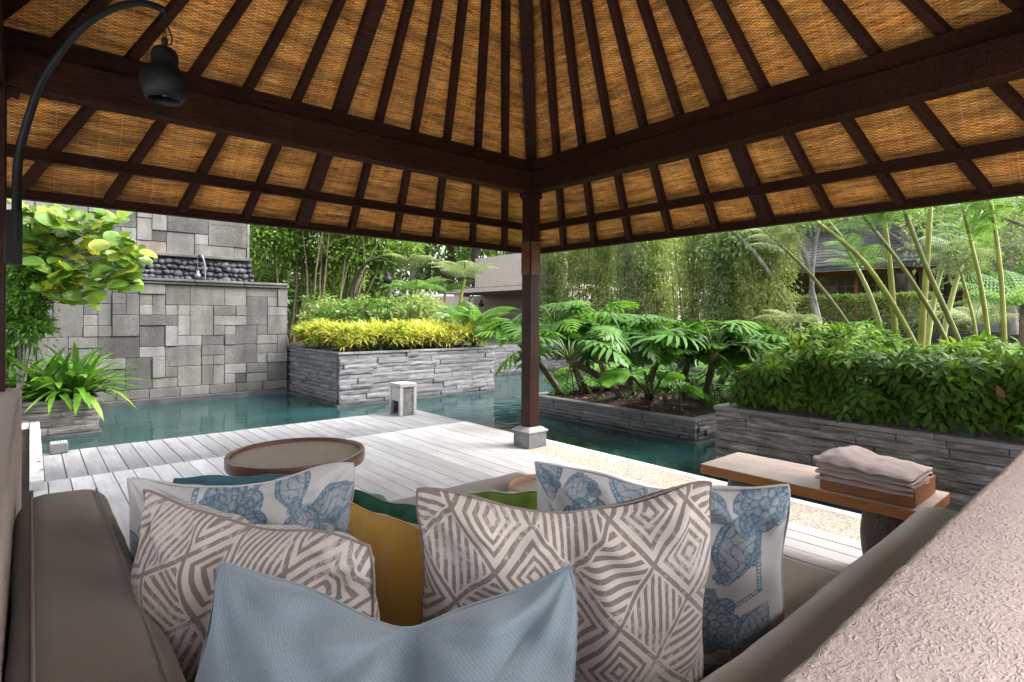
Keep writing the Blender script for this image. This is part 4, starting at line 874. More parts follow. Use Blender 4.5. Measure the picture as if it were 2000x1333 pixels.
m.add([(RX-1.2, -1, za), (RX+5, -1, zb), (RX+5, 14.5, zb), (RX-1.2, 14.5, za), (RX-1.2, -1, za+.16), (RX+5, -1, zb+.16), (RX+5, 14.5, zb+.16), (RX-1.2, 14.5, za+.16)], [(3,2,1,0),(4,5,6,7),(0,1,5,4),(1,2,6,5),(2,3,7,6),(3,0,4,7)])
rf = m.build('roof', MAT['roof_shingle'], bR)
slp = (zb-za)/6.2
for k in range(19):                                         # shingle courses, each lapping the one below
    xa = RX-1.22+k*.33; z_ = za+.17+slp*k*.33
    MB().add([(xa, -1, z_), (xa+.36, -1, z_+slp*.36-.02), (xa+.36, 14.5, z_+slp*.36-.02), (xa, 14.5, z_), (xa, -1, z_+.03), (xa+.36, -1, z_+slp*.36), (xa+.36, 14.5, z_+slp*.36), (xa, 14.5, z_+.03)], [(3,2,1,0),(4,5,6,7),(0,1,5,4),(1,2,6,5),(2,3,7,6),(3,0,4,7)]).build('shingle_course', MAT['roof_shingle'], rf)
box('eave_wall', (RX+.03, .9, 3.252), (RX+.28, 13.3, 3.66), MAT['rail_wood'], bR)
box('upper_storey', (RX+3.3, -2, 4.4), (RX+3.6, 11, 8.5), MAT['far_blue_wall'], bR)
for k in range(34): box('screen_bar', (RX+3.2, -1.5+.36*k, 4.9), (RX+3.29, -1.44+.36*k, 8.4), MAT['steel'], bR)
box('wall_lamp', (RX-.06, 3.95+.9, 2.2), (RX-.003, 3.95+1.02, 2.55), MAT['dark_core'], bR)

# ------------------------------------------------------------------ plants
def crown(name, mat, parent, parts, tmpl=LEAF4): V, T, c = merge(parts); return obj(name, arr_mesh(name, V, T, c), MAT[mat], parent)
def leafball(center, radii, ncl, per, cr, ls, tmpl=LEAF4, shell=.5, jit=.6, W=1.0, bias=0.0):
    P, D, ti = clumps(center, radii, ncl, per, cr, shell); n = len(P)
    return cloud(tmpl, P, D+RNG.normal(size=(n, 3))*.3, ls*RNG.uniform(.65, 1.25, n), np.clip(ti+bias, 0, 1), jit=jit, W=np.full(n, W))
def rosette(n=30, L=.25, up=.35):
    a = RNG.uniform(0, 6.283, n); e = RNG.uniform(-.25, 1.25, n)
    return np.stack([np.cos(a)*np.cos(e), np.sin(a)*np.cos(e), np.sin(e)+up*0], 1), L*RNG.uniform(.7, 1.2, n)
# golden spiky shrubs filling the tall planter
GM = []
for q in range(5):
    parts = []
    for k in range(15):
        a = RNG.uniform(0, 6.283); r = .20*math.sqrt(RNG.uniform(0, 1)); h = RNG.uniform(.10, .36)*(1-.8*r)
        D, S = rosette(50, .21); P = np.tile([r*math.cos(a), r*math.sin(a), h], (len(D), 1)); ti = np.clip(RNG.uniform(.15, .95)*.8+RNG.uniform(-.2, .35, len(D)), 0, 1)
        parts.append(cloud(BLADE, P, D, S, ti, jit=.25, W=np.full(len(D), 1.1)))
    V, T, c = merge(parts); me = arr_mesh('foliage', V, T, c); me.materials.append(MAT['leaf_gold']); GM.append(me)
ORD = ['first', 'second', 'third', 'fourth', 'fifth', 'sixth', 'seventh', 'eighth', 'ninth', 'tenth', 'eleventh', 'twelfth', 'thirteenth', 'fourteenth']
def gold(x, y, lab, s=1.0):
    o = thing('golden_shrub', lab, 'shrub', (x, y, .715), 'golden shrubs in the tall slate planter')
    obj('foliage', random.choice(GM), None, o, Matrix.Translation((x, y, .715)) @ Matrix.Rotation(random.uniform(0, 6), 4, 'Z') @ Matrix.Scale(s*random.uniform(.92, 1.15), 4))
    m = MB()
    for k in range(5): a = random.uniform(0, 6); m.tube([(x, y, .70), (x+.12*math.cos(a), y+.12*math.sin(a), .95)], [.012, .006], 5)
    m.build('stem', MAT['bark_brown'], o)
for k in range(10): gold(3.97+.30*k+random.uniform(-.03, .03), 8.80+random.uniform(-.03, .05), f'golden spiky shrub, {ORD[k]} from the left in the front row of the tall planter')
for k in range(8): gold(4.25+.33*k+random.uniform(-.05, .05), 9.17+random.uniform(-.05, .05), f'golden spiky shrub, {ORD[k]} from the left in the second row of the tall planter', 1.1)
for k in range(5): gold(4.02+random.uniform(-.03, .03), 9.15+.40*k, f'golden spiky shrub, {ORD[k]} from the corner along the left edge of the tall planter', 1.05)

def shrub(label, base, h, r, mat, ls, ncl, per, group, W=1.0, stems=6, cr=.16, smat='bark_brown', name='shrub', tmpl=LEAF4, bias=0.0):
    b = Vector(base); o = thing(name, label, 'shrub', b, group); m = MB()
    for k in range(stems):
        a = random.uniform(0, 6.28); q = r*random.uniform(.3, .8); m.tube(smooth_path([b, b+Vector((q*.4*math.cos(a), q*.4*math.sin(a), h*.4)), b+Vector((q*math.cos(a), q*math.sin(a), h*.9))], 3), [.02*h]*4+[.007*h]*3, 5)
    m.build('stem', MAT[smat], o)
    crown('foliage', mat, o, [leafball((b.x, b.y, b.z+h*.58), (r, r, h*.45), ncl, per, cr, ls, W=W, tmpl=tmpl, bias=bias)]); return o
spots = [(585, 600, 10.6), (625, 590, 11.2), (668, 605, 10.5), (705, 590, 11.4), (748, 605, 10.7), (790, 600, 11.2), (830, 610, 10.8), (640, 612, 9.9), (735, 618, 10.0), (815, 622, 10.2)]
for k, (px, py, D) in enumerate(spots):
    p = atd(px, py, D+.9); p.x = max(p.x, 4.75); shrub(f'leafy mid green shrub, {ORD[k]} counted in the bank behind the golden shrubs', (p.x, p.y, .7), .85+.2*random.random(), .50, 'leaf_mid' if k % 3 else 'leaf_olive', .10, 46, 26, 'green shrubs behind the golden shrubs', .9, bias=.1)
# multi-stemmed tree behind the stone wall
def stem_tree(name, label, bases, tips, rad, mat_b, blobs, mat_l, ls, ncl, per, cr, W=1.0, group=None, cat='tree'):
    b0 = Vector(bases[0]); o = thing(name, label, cat, b0, group); m = MB()
    for b, t in zip(bases, tips):
        b, t = Vector(b), Vector(t); mid = (b+t)/2+Vector((random.uniform(-.2, .2), random.uniform(-.2, .2), 0)); P = smooth_path([b, mid, t], 4)
        m.tube(P, [rad*(1-.75*i/(len(P)-1)) for i in range(len(P))], 7)
        for k in range(3):
            i = random.randint(4, len(P)-1); e = P[i]+Vector((random.uniform(-.6, .6), random.uniform(-.6, .6), random.uniform(.3, .8))); m.tube([P[i], (P[i]+e)/2+Vector((0, 0, .06)), e], [rad*.4, rad*.3, rad*.12], 5)
    m.build('trunk', MAT[mat_b], o, smooth=True)
    crown('crown', mat_l, o, [leafball(c, r, int(ncl*f), per, cr, ls, W=W) for (c, r, f) in blobs]); return o
bs, ts = [], []
for k in range(30):
    px = 555+random.uniform(0, 140); D = 13+random.uniform(-.6, 1.2); b = atd(px, 640, D); tx = 520+(px-555)*2.0+random.uniform(-35, 35); t = atd(tx, 400+random.uniform(-30, 40), D+random.uniform(-.4, .8)); bs.append((b.x, b.y, .7)); ts.append(t)
bl_ = []
for (px, py, D, r, f) in [(520, 470, 13, .9, .7), (600, 470, 14.2, 1.0, .9), (690, 475, 13.4, .9, .8), (755, 470, 13.8, .8, .6), (560, 400, 13.5, 1.3, 1), (700, 400, 13.5, 1.3, 1), (620, 330, 13.5, 1.8, 1.1), (510, 540, 14.8, .7, .5), (650, 540, 15.2, .8, .5)]:
    p = atd(px, py, D); bl_.append((p, (r, r, r*.7), f))
stem_tree('multi_stem_tree', 'dense multi-stemmed green tree rising beside the end of the stone wall', bs, ts, .03, 'bark_brown', bl_, 'leaf_tree', .11, 170, 30, .3)
def big_tree(label, px, py, D, R, mat, h=None, ls=.2, ncl=150, group='trees filling the background', nm='background_tree'):
    c = atd(px, py, D); b = Vector((c.x, c.y, .4)); t = c+Vector((0, 0, R*.3)); ls2 = ls
    bl = [((c.x+random.uniform(-.5, .5)*R, c.y+random.uniform(-.5, .5)*R, c.z+random.uniform(-.45, .45)*R), (R*.7, R*.7, R*.55), .33) for _ in range(5)]
    return stem_tree(nm, label, [b, b], [t, t+Vector((R*.4, R*.3, .2))], .05*R+.05, 'bark_grey', bl, mat, ls2, ncl, 26, R*.24, group=group)
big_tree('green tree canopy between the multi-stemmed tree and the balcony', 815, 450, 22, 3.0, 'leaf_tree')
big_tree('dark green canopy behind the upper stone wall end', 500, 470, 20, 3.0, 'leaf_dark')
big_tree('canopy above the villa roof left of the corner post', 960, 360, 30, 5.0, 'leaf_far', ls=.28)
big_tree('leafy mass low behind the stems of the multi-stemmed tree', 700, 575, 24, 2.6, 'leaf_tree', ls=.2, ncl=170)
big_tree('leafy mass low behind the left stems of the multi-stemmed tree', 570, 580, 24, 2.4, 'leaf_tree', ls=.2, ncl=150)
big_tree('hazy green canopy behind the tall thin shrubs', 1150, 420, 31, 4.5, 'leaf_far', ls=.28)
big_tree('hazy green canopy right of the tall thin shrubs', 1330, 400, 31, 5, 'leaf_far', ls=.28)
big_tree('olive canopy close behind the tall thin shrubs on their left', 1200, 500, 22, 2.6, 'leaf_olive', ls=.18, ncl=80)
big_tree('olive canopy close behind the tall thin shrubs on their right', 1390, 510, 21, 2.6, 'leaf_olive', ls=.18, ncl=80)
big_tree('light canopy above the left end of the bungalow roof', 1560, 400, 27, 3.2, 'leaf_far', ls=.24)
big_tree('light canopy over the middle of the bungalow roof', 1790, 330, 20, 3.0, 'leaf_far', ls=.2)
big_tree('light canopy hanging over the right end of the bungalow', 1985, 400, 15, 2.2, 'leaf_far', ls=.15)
big_tree('pale green tree standing left behind the villa railing', 905, 470, 27, 2.6, 'leaf_tree', ls=.2)

# ferns and palms ---------------------------------------------------
def frond_mesh(name, n=16, L=1.0, wmax=.36, arch=.45, bip=True, ml=9, thick=.010, leaf_w=.16, fold=.12):
    parts = []; V = []; T = []
    ys = np.linspace(.12, .98, n); sp = lambda t: np.array([0, t*L*(1-.12*t), arch*L*(t-1.45*t*t)*.9])
    for t in ys:
        p = sp(t); lw = wmax*L*math.sin(math.pi*min(1, .12+t*.92))**.7*(1.05-.45*t)
        for s_ in (-1, 1):
            d = np.array([s_*math.cos(.45*t+.12), math.sin(.45*t+.12)*.9, -fold-.15*t]); d = d/np.linalg.norm(d)
            if not bip:
                parts.append(cloud(LEAF4, A_([p]), A_([d]), A_([lw]), A_([.35+.4*RNG.random()]), jit=.12, W=A_([leaf_w/.26*.5])))
            else:
                k = ml; q = np.linspace(.06, 1, k); P = p+d*lw*q[:, None]+np.array([0, 0, -.22])*lw*(q**2)[:, None]
                yv = np.array([-d[1]*s_, d[0]*s_, 0]) if s_ > 0 else np.array([d[1], -d[0], 0])*-1
                yv = np.array([-s_*d[1], abs(d[0]), 0]); yv = yv/np.linalg.norm(yv)
                for sg in (1, -1):
                    D = sg*yv[None]*.9+d[None]*.55+np.array([0, 0, -.15]); sz = lw*.20*(1.05-q*.75)+.008*L
                    parts.append(cloud(LEAF4, P, np.tile(D, (1, 1)).repeat(k, 0) if D.shape[0] == 1 else D, sz, .3+.5*RNG.random(k), jit=.1, W=np.full(k, .9)))
    m = MB(); pts = [sp(t) for t in np.linspace(0, 1, 14)]; m.tube(pts, [thick*L*(1-.8*i/13) for i in range(14)], 5)
    V = A_(m.v, float); F = [];
    for f in m.f:
        for i in range(1, len(f)-1): F.append((f[0], f[i], f[i+1]))
    parts.append((V, A_(F), np.full(len(V), .75)))
    V, T, c = merge(parts); return arr_mesh(name, V, T, c)
FR_TREE = [frond_mesh('frond', 15, 1, .34, .45) for _ in range(2)]
FR_PALM = [frond_mesh('frond', 26, 1, .28, .5, False, leaf_w=.09, fold=.35) for _ in range(2)]
FR_WIDE = [frond_mesh('frond', 12, 1, .42, .25, True, 8) for _ in range(2)]
for me in FR_TREE: me.materials.append(MAT['leaf_pale'])
for me in FR_PALM: me.materials.append(MAT['leaf_fern'])
for me in FR_WIDE: me.materials.append(MAT['leaf_fern'])
def with_mat(meshes, mat):
    out = [m.copy() for m in meshes]
    for m in out: m.materials[0] = MAT[mat]
    return out
FR_TREE_G = with_mat(FR_TREE, 'leaf_fern'); FR_PALM_B = with_mat(FR_PALM, 'leaf_strap'); FR_WIDE_P = with_mat(FR_WIDE, 'leaf_pale')
def tree_fern(label, base, top, r, meshes, n, L, name='tree_fern', el=(.1, .7), a0=0.0, arcs=6.283, group=None, smat='stalk_green', droop=1):
    b, t = Vector(base), Vector(top); o = thing(name, label, 'fern', b, group)
    MB().tube(smooth_path([b, b.lerp(t, .5)+Vector((0, 0, .03)), t], 5), [r*(1-.35*i/10) for i in range(11)], 9).build('trunk', MAT[smat], o, smooth=True)
    for k in range(n):
        a = a0+arcs*k/n+random.uniform(-.15, .15); e = random.uniform(*el)
        obj('frond', random.choice(meshes), None, o, frame(t, (math.cos(a)*math.cos(e), math.sin(a)*math.cos(e), math.sin(e)), s=L*random.uniform(.8, 1.15)))
    return o
p = atd(868, 640, 14.5); tree_fern('slim tree fern with a straight stalk left of the villa wall', (p.x, p.y, .7), atd(869, 572, 14.5), .045, FR_TREE_G, 8, 1.0, el=(.15, .6))
p = atd(884, 640, 14.0); tree_fern('slim tree fern with a leaning yellow stalk before the villa balcony', (p.x, p.y, .7), atd(908, 545, 14.0), .05, FR_TREE, 9, 1.25, el=(.1, .6))
p = atd(760, 640, 14.0); tree_fern('pale tree fern with drooping fronds above the black garden lamp', (p.x, p.y, .7), atd(762, 530, 14.0), .07, FR_TREE, 10, 1.5, el=(.2, .8), smat='bark_brown')
p = atd(812, 620, 13.0); tree_fern('green tree fern beside the slim tree ferns on the bank', (p.x, p.y, .7), atd(812, 568, 13.0), .06, FR_TREE_G, 9, 1.1, el=(.1, .6), smat='bark_brown')
p = Vector((6.70, 8.92, 0))
tree_fern('feathery palm drooping over the right end of the tall planter', (p.x, p.y, .70), (p.x, p.y, 1.08), .06, FR_PALM+FR_PALM_B, 20, 1.3, 'palm', (-.25, .75), smat='bark_brown')
p = Vector((6.45, 9.35, 0))
tree_fern('small feathery palm at the right corner of the tall planter', (p.x, p.y, .70), (p.x, p.y, 1.0), .05, FR_PALM, 12, 1.0, 'palm', (-.35, .6), smat='bark_brown')

# lobed philodendron leaf: thin fingers along a midrib
def philo_leaf(seed):
    rr = random.Random(seed); v, t = [], []
    def tri(*q): t.append(q)
    sp = lambda s: Vector((0, s, .10*math.sin(s*2.2)-.28*s*s))
    for i in range(9):
        s = .02+.105*i; Ln = [.44, .52, .55, .53, .48, .41, .33, .25, .18][i]*rr.uniform(.9, 1.1); ang = math.radians([128, 104, 86, 72, 60, 50, 41, 33, 24][i]+rr.uniform(-5, 5))
        for sg in (-1, 1):
            b = len(v); p = sp(s); d = Vector((sg*math.sin(ang), math.cos(ang), 0)); nn = Vector((-d.y, d.x, 0)); wb, wm = .040, .047*rr.uniform(.8, 1.2); dz = -.42
            for (f, wd) in ((0, wb), (.45, wm), (.8, wm*.72)):
                q = p+d*Ln*f+Vector((0, 0, dz*Ln*f*f+.05*Ln*f)); v.append(q-nn*wd); v.append(q+nn*wd)
            v.append(p+d*Ln*1.02+Vector((0, 0, dz*Ln+.05*Ln))+Vector((0, .03, 0)))
            for k in (0, 2): tri(b+k, b+k+1, b+k+3); tri(b+k, b+k+3, b+k+2)
            tri(b+4, b+5, b+6)
    for i in range(8):
        a, c_ = sp(i/8), sp((i+1)/8); b = len(v); w0, w1 = .075*(1-i/9), .075*(1-(i+1)/9)
        v += [a-Vector((w0, 0, -.004)), a+Vector((w0, 0, .004)), c_-Vector((w1, 0, -.004)), c_+Vector((w1, 0, .004))]; tri(b, b+1, b+3); tri(b, b+3, b+2)
    V = A_([tuple(q) for q in v]); return arr_mesh('leaf', V, A_(t), np.clip(rr.uniform(.05, .85)+.3*V[:, 1]*rr.random(), 0, 1), False)
PHL = [philo_leaf(k) for k in range(8)]
for me in PHL: me.materials.append(MAT['leaf_philo'])
def philo(label, base, top, n, Ls, pet=.45, lean=None, roots=6, tr=.05):
    b, t = Vector(base), Vector(top); o = thing('philodendron', label, 'plant', b, 'philodendrons in the island planter')
    MB().tube(smooth_path([b, b.lerp(t, .5)+Vector((random.uniform(-.04, .04), 0, .04)), t], 5), [tr*(1.1-.3*i/10) for i in range(11)], 9).build('trunk', MAT['bark_brown'], o, smooth=True)
    if roots:
        m = MB()
        for k in range(roots):
            q = b.lerp(t, random.uniform(.3, .9)); e = Vector((b.x+random.uniform(-.35, .35), b.y+random.uniform(-.35, .35), .115)); m.tube([q, q.lerp(e, .5)+Vector((0, 0, .05)), e], [.010, .009, .007], 5)
        m.build('aerial_root', MAT['bark_brown'], o, smooth=True)
    pm_ = MB()
    for k in range(n):
        a = 2.4*k+random.uniform(-.3, .3); e = random.uniform(.15, 1.2)*(1 if k % 4 else .5); d = Vector((math.cos(a)*math.cos(e), math.sin(a)*math.cos(e), math.sin(e))); L = pet*random.uniform(.7, 1.2)
        tip = t+d*L
        hd = Vector((d.x, d.y, 0)).normalized(); ld = hd*.9+Vector((0, 0, random.uniform(-.55, .15)))
        if (tip+ld.normalized()*Ls-Vector((0, 0, CH))).dot(FV) < 6.0: hd = -hd; ld = hd*.9+Vector((0, 0, -.3)); tip = t+Vector((-d.x, -d.y, d.z))*L
        pm_.tube([t, t.lerp(tip, .5)+Vector((0, 0, .06)), tip], [.011, .009, .007], 5)
        obj('leaf', random.choice(PHL), None, o, frame(tip, ld, (hd.x*.25+random.uniform(-.45, .45), hd.y*.25+random.uniform(-.45, .45), 1), Ls*random.uniform(.75, 1.2)))
    pm_.build('petiole', MAT['petiole'], o, smooth=True)
def soil(px, py): q = atz(px, py, .115); return Vector((min(max(q.x, X0+.25), X1-.25), min(max(q.y, Y0+.22), Y1-.22), .115))
ph = [('philodendron with a long trunk leaning left over the island planter rim', (1215, 775), (1112, 705), 6.5, 20, .42), ('philodendron right behind the corner post in the island planter', (1150, 768), (1085, 650), 7.5, 24, .46),
      ('upright philodendron near the middle of the island planter', (1235, 770), (1222, 680), 6.9, 24, .42), ('tall philodendron rising at the back of the island planter', (1190, 762), (1160, 650), 7.7, 24, .44),
      ('philodendron left of the elephant ear plant', (1265, 778), (1290, 690), 6.9, 22, .40), ('broad philodendron arching beside the hedge', (1375, 785), (1395, 692), 6.3, 26, .46),
      ('small young philodendron at the front rim of the island planter', (1328, 803), (1330, 762), 6.05, 7, .20), ('philodendron at the right back of the island planter', (1420, 768), (1455, 690), 7.0, 24, .45), ('philodendron tucked between the broad one and the elephant ear', (1330, 775), (1345, 700), 6.9, 22, .38)]
for (lab, bpx, tpx, D, n, Ls) in ph:
    b = soil(*bpx); t = atd(*tpx, D); philo(lab, b, t, n, Ls, .42 if n > 8 else .14, roots=6 if n > 8 else 0, tr=.05 if n > 8 else .018)
for k, (px, py, D, n, Ls) in enumerate([(1120, 762, 6.9, 12, .36), (1175, 756, 7.3, 13, .38), (1300, 790, 6.35, 10, .30), (1400, 790, 6.2, 13, .36), (1440, 772, 6.8, 14, .42), (1250, 752, 7.4, 14, .40), (1340, 765, 7.1, 13, .38), (1085, 758, 7.2, 12, .38)]):
    b = soil(px, py); philo(f'low philodendron filling the island planter, {ORD[k]} of the understorey', b, b+Vector((random.uniform(-.05, .05), random.uniform(-.05, .05), .16)), n, Ls, .34, roots=0, tr=.03)
pb = soil(1062, 765); philo('philodendron reaching left of the corner post over the water', pb, atd(1012, 668, 7.6), 13, .40, .34, roots=3)
# elephant ear
def ear_mesh():
    v, t = [(0, .12, 0)], []; n = 28
    for i in range(n):
        a = 2*math.pi*i/n; r = .5*(1-.18*math.cos(a))*(1+.0); x = .46*math.sin(a)*(1.0); y = .42-.55*math.cos(a)
        if abs(a) < .3 or a > 2*math.pi-.3: y = .05
        if abs(a-math.pi) < .25: y = 1.08
        v.append((x, y, -.35*x*x-.12*(y-.2)**2+.03*math.sin(a*7)))
    t = [(0, 1+i, 1+(i+1) % n) for i in range(n)]
    return arr_mesh('leaf', A_(v, float), A_(t), np.full(len(v), .6), True)
EAR = ear_mesh(); EAR.materials.append(MAT['leaf_ear'])
b = soil(1272, 782); ee = thing('elephant_ear', 'elephant ear plant with broad bright green leaves in the island planter', 'plant', b); m = MB()
for (px, py, D, a) in [(1275, 712, 6.1, 2.2), (1210, 720, 6.2, 3.4), (1305, 725, 6.1, .4), (1250, 700, 6.5, 1.4)]:
    t = atd(px, py, D); m.tube(smooth_path([b, b.lerp(t, .6)+Vector((0, 0, .05)), t], 4), [.02, .019, .018, .017, .015, .014, .012, .011, .01], 6); obj('leaf', EAR, None, ee, frame(t, (math.cos(a), math.sin(a), -.35), s=random.uniform(.32, .42)))
m.build('petiole', MAT['petiole'], ee, smooth=True)

# tall thin shrubs behind the pool edge
for k, px in enumerate([1075, 1125, 1180, 1235, 1290, 1345, 1400, 1455, 1505]):
    D = max([14.5, 15.2, 14.2, 15.0, 13.6, 14.4, 13.4, 13.8, 13.2][k], (12.4 if k < 2 else [13.1, 13.6, 13.0][k % 3])/(.6537+(px-1000)/1089*.7567)); b = atd(px, 640, D); o = thing('thin_shrub', f'tall airy shrub with thin upright stems, {ORD[k]} right of the corner post', 'shrub', (b.x, b.y, .4), 'tall airy shrubs beyond the pool'); m = MB(); parts = []
    for s_ in range(15):
        q = Vector((b.x+random.uniform(-.3, .3), b.y+random.uniform(-.3, .3), .4)); h = random.uniform(2.4, 4.2)*(D/14.5); t = q+Vector((random.uniform(-.35, .35), random.uniform(-.35, .35), h)); mid = q.lerp(t, .5)+Vector((random.uniform(-.1, .1), random.uniform(-.1, .1), 0)); P = smooth_path([q, mid, t], 4); m.tube(P, [.016*(1-.6*i/8) for i in range(9)], 5)
        for i in range(1, 9):
            parts.append(leafball(P[i]+Vector((random.uniform(-.14, .14), random.uniform(-.14, .14), 0)), (.26, .26, .30), 8, 10, .13, .10, W=.65))
    m.build('stem', MAT['bark_brown'], o); crown('foliage', 'leaf_olive' if k % 3 else 'leaf_far', o, parts)
for k, (px, py, D) in enumerate([(1090, 625, 13.3), (1180, 628, 13.2), (1270, 630, 13.0), (1360, 632, 12.8), (1440, 635, 12.6), (1500, 640, 12.4)]):
    b = atd(px, 650, max(D, 12.7/(.6537+(px-1000)/1089*.7567))); shrub(f'low dark shrub under the tall airy shrubs, {ORD[k]} from the corner post', (b.x, b.y, .35), .75, .6, 'leaf_dark', .12, 40, 24, 'low shrubs along the far pool edge')

# schefflera hedge in the right planter
hg = thing('hedge', 'thick glossy hedge of finger-leaved shrubs in the brown slate planter', 'hedge', (5.6, 1.0, .47))
n = 6200; hx = RNG.uniform(4.98, 6.75, n); hy = RNG.uniform(-1.3, 2.62, n); sfc = RNG.random(n)
hz = np.where(sfc < .42, 1.10+RNG.uniform(-.09, .07, n), RNG.uniform(.60, 1.08, n)); fr_ = (sfc >= .42) & (sfc < .86)
hx = np.where(fr_, 4.98+RNG.uniform(-.10, .16, n), hx); en = sfc >= .86; hy = np.where(en, 2.42+RNG.uniform(-.12, .14, n), np.minimum(hy, 2.5))
bul = .09*np.sin(hy*3.1+1)+.07*np.sin(hy*7.3)+.06*np.sin(hx*6.1); hz = hz+bul*(sfc < .42)-.10*np.exp(-((hx-4.95)/.12)**2)*(sfc < .42); hx = hx+np.where(fr_, .06*np.sin(hy*5+hz*6)+.05*np.sin(hy*11), 0)
drop_ = np.clip((hy-1.75)/.85, 0, 1)**2*.30+.07; hz = np.where(sfc < .42, hz-drop_, .56+(hz-.56)*(1-drop_/.56))
P = np.stack([hx, hy, hz], 1); upv = np.where((sfc < .42)[:, None], A_([[-.25, 0, 1.]]), np.where(fr_[:, None], A_([[-1., 0, .75]]), A_([[-.2, 1., .75]])))
D = np.cross(upv, RNG.normal(size=(n, 3))); ti = np.where(sfc < .42, .45+RNG.uniform(-.2, .5, n), .25+RNG.uniform(-.2, .3, n)); ti = np.clip(ti+.15*np.sin(hy*4)*np.cos(hx*5), 0, .95)
V, T, c = cloud(UMBEL, P, D, .10*RNG.uniform(.55, 1.45, n), ti, up=upv, jit=.6); o = obj('foliage', arr_mesh('foliage', V, T, c), MAT['leaf_umbel'], hg); o['kind'] = 'stuff'
m = MB()
for k in range(130):
    x, y = random.uniform(5.02, 6.5), random.uniform(-1.3, 2.5); m.tube([(x, y, .45), (x+random.uniform(-.1, .1), y+random.uniform(-.1, .1), .75), (x+random.uniform(-.2, .1), y+random.uniform(-.2, .2), 1.04)], [.012, .01, .006], 5)
m.build('stem', MAT['bark_brown'], hg)['kind'] = 'stuff'

n = 170; P = np.stack([RNG.uniform(4.88, 5.2, n), RNG.uniform(-1.2, 2.5, n), RNG.uniform(.55, .95, n)], 1)
V, T, c = cloud(LEAF4, P, RNG.normal(size=(n, 3)), .07*RNG.uniform(.6, 1.4, n), RNG.random(n), jit=.8); o = obj('withered_leaves', arr_mesh('withered_leaves', V, T, c), MAT['dry_leaf'], hg); o['kind'] = 'stuff'
# giant ferns: thick yellow-green stalks rising out of the hedge
stk = [([(1668, 655), (1590, 545), (1525, 480)], 7.2, .032, 'stalk_olive'), ([(1780, 660), (1690, 515), (1590, 430)], 6.9, .04, 'stalk_green'), ([(1722, 655), (1700, 580), (1668, 512)], 7.5, .042, 'stalk_pale'), ([(1748, 655), (1738, 520), (1722, 395)], 7.3, .046, 'stalk_green'),
       ([(1845, 660), (1768, 530), (1698, 438)], 6.8, .034, 'stalk_olive'), ([(1874, 672), (1808, 520), (1764, 405)], 6.5, .038, 'stalk_olive'), ([(1800, 655), (1810, 520), (1818, 385)], 7.0, .048, 'stalk_green'), ([(1812, 660), (1832, 550), (1854, 485)], 7.4, .044, 'stalk_pale'),
       ([(1842, 660), (1862, 570), (1884, 500)], 7.2, .042, 'stalk_pale'), ([(1906, 655), (1890, 580), (1872, 520)], 7.0, .024, 'stalk_green'), ([(1932, 678), (1916, 560), (1892, 455)], 6.4, .032, 'stalk_green'), ([(1962, 682), (1954, 530), (1934, 385)], 6.2, .032, 'stalk_green')]
for k, (pp, D, r, mt) in enumerate(stk):
    P = [atd(*q, D) for q in pp]; b = P[0]-(P[1]-P[0])*.55; b.z = .3; P = smooth_path([b]+P, 5)
    o = thing('giant_fern', f'giant fern frond on a thick yellow-green stalk, {ORD[k]} of those rising from the hedge', 'fern', b, 'giant fern fronds behind the hedge')
    MB().tube(P, [r*(1-.45*i/(len(P)-1)) for i in range(len(P))], 9).build('stalk', MAT[mt], o, smooth=True)
    ax = (P[-1]-P[-3]).normalized(); side = ax.cross(UV_).normalized() if abs(ax.z) < .98 else Vector((1, 0, 0))
    tip = P[-1]+ax*.75-UV_*.12; MB().tube([P[-1]-ax*.02, P[-1]+ax*.4, tip], [r*.55, r*.4, r*.15], 6).build('rachis', MAT[mt], o, smooth=True)
    for q in range(10):
        f = q//2; s_ = -1 if q % 2 else 1; pos_ = P[-1]+ax*(.10*f-.12); d = side*s_*.95+ax*.35+Vector((random.uniform(-.2, .2), random.uniform(-.2, .2), random.uniform(-.05, .3)))
        obj('frond', random.choice(FR_WIDE_P if k % 3 == 0 else FR_WIDE+FR_TREE_G), None, o, frame(pos_, d, s=random.uniform(.5, .75)*(1-.08*f)))
p = atd(1995, 660, 9.0); tree_fern('bright green fern at the right edge beyond the hedge', (p.x, p.y, .3), atd(1998, 600, 9.0), .06, FR_TREE_G+FR_WIDE, 12, 1.15, el=(.15, .8), smat='bark_brown')
p = atd(1900, 660, 11.0); tree_fern('pale fern low behind the giant fern stalks', (p.x, p.y, .3), atd(1905, 632, 11.0), .06, FR_WIDE_P, 11, 1.1, el=(.1, .7), smat='bark_brown')
p = atd(1560, 640, 8.2); tree_fern('low pale fern arching over the left end of the hedge', (p.x, p.y, .3), atd(1560, 632, 8.2), .05, FR_TREE, 5, .7, el=(.2, .6), smat='bark_brown', a0=2.0, arcs=2.5)
p = atd(1960, 660, 14.0); tree_fern('tall pale fern in front of the grey bungalow wall', (p.x, p.y, .3), atd(1955, 570, 14.0), .07, FR_WIDE, 11, 1.6, el=(.1, .8), smat='bark_brown')

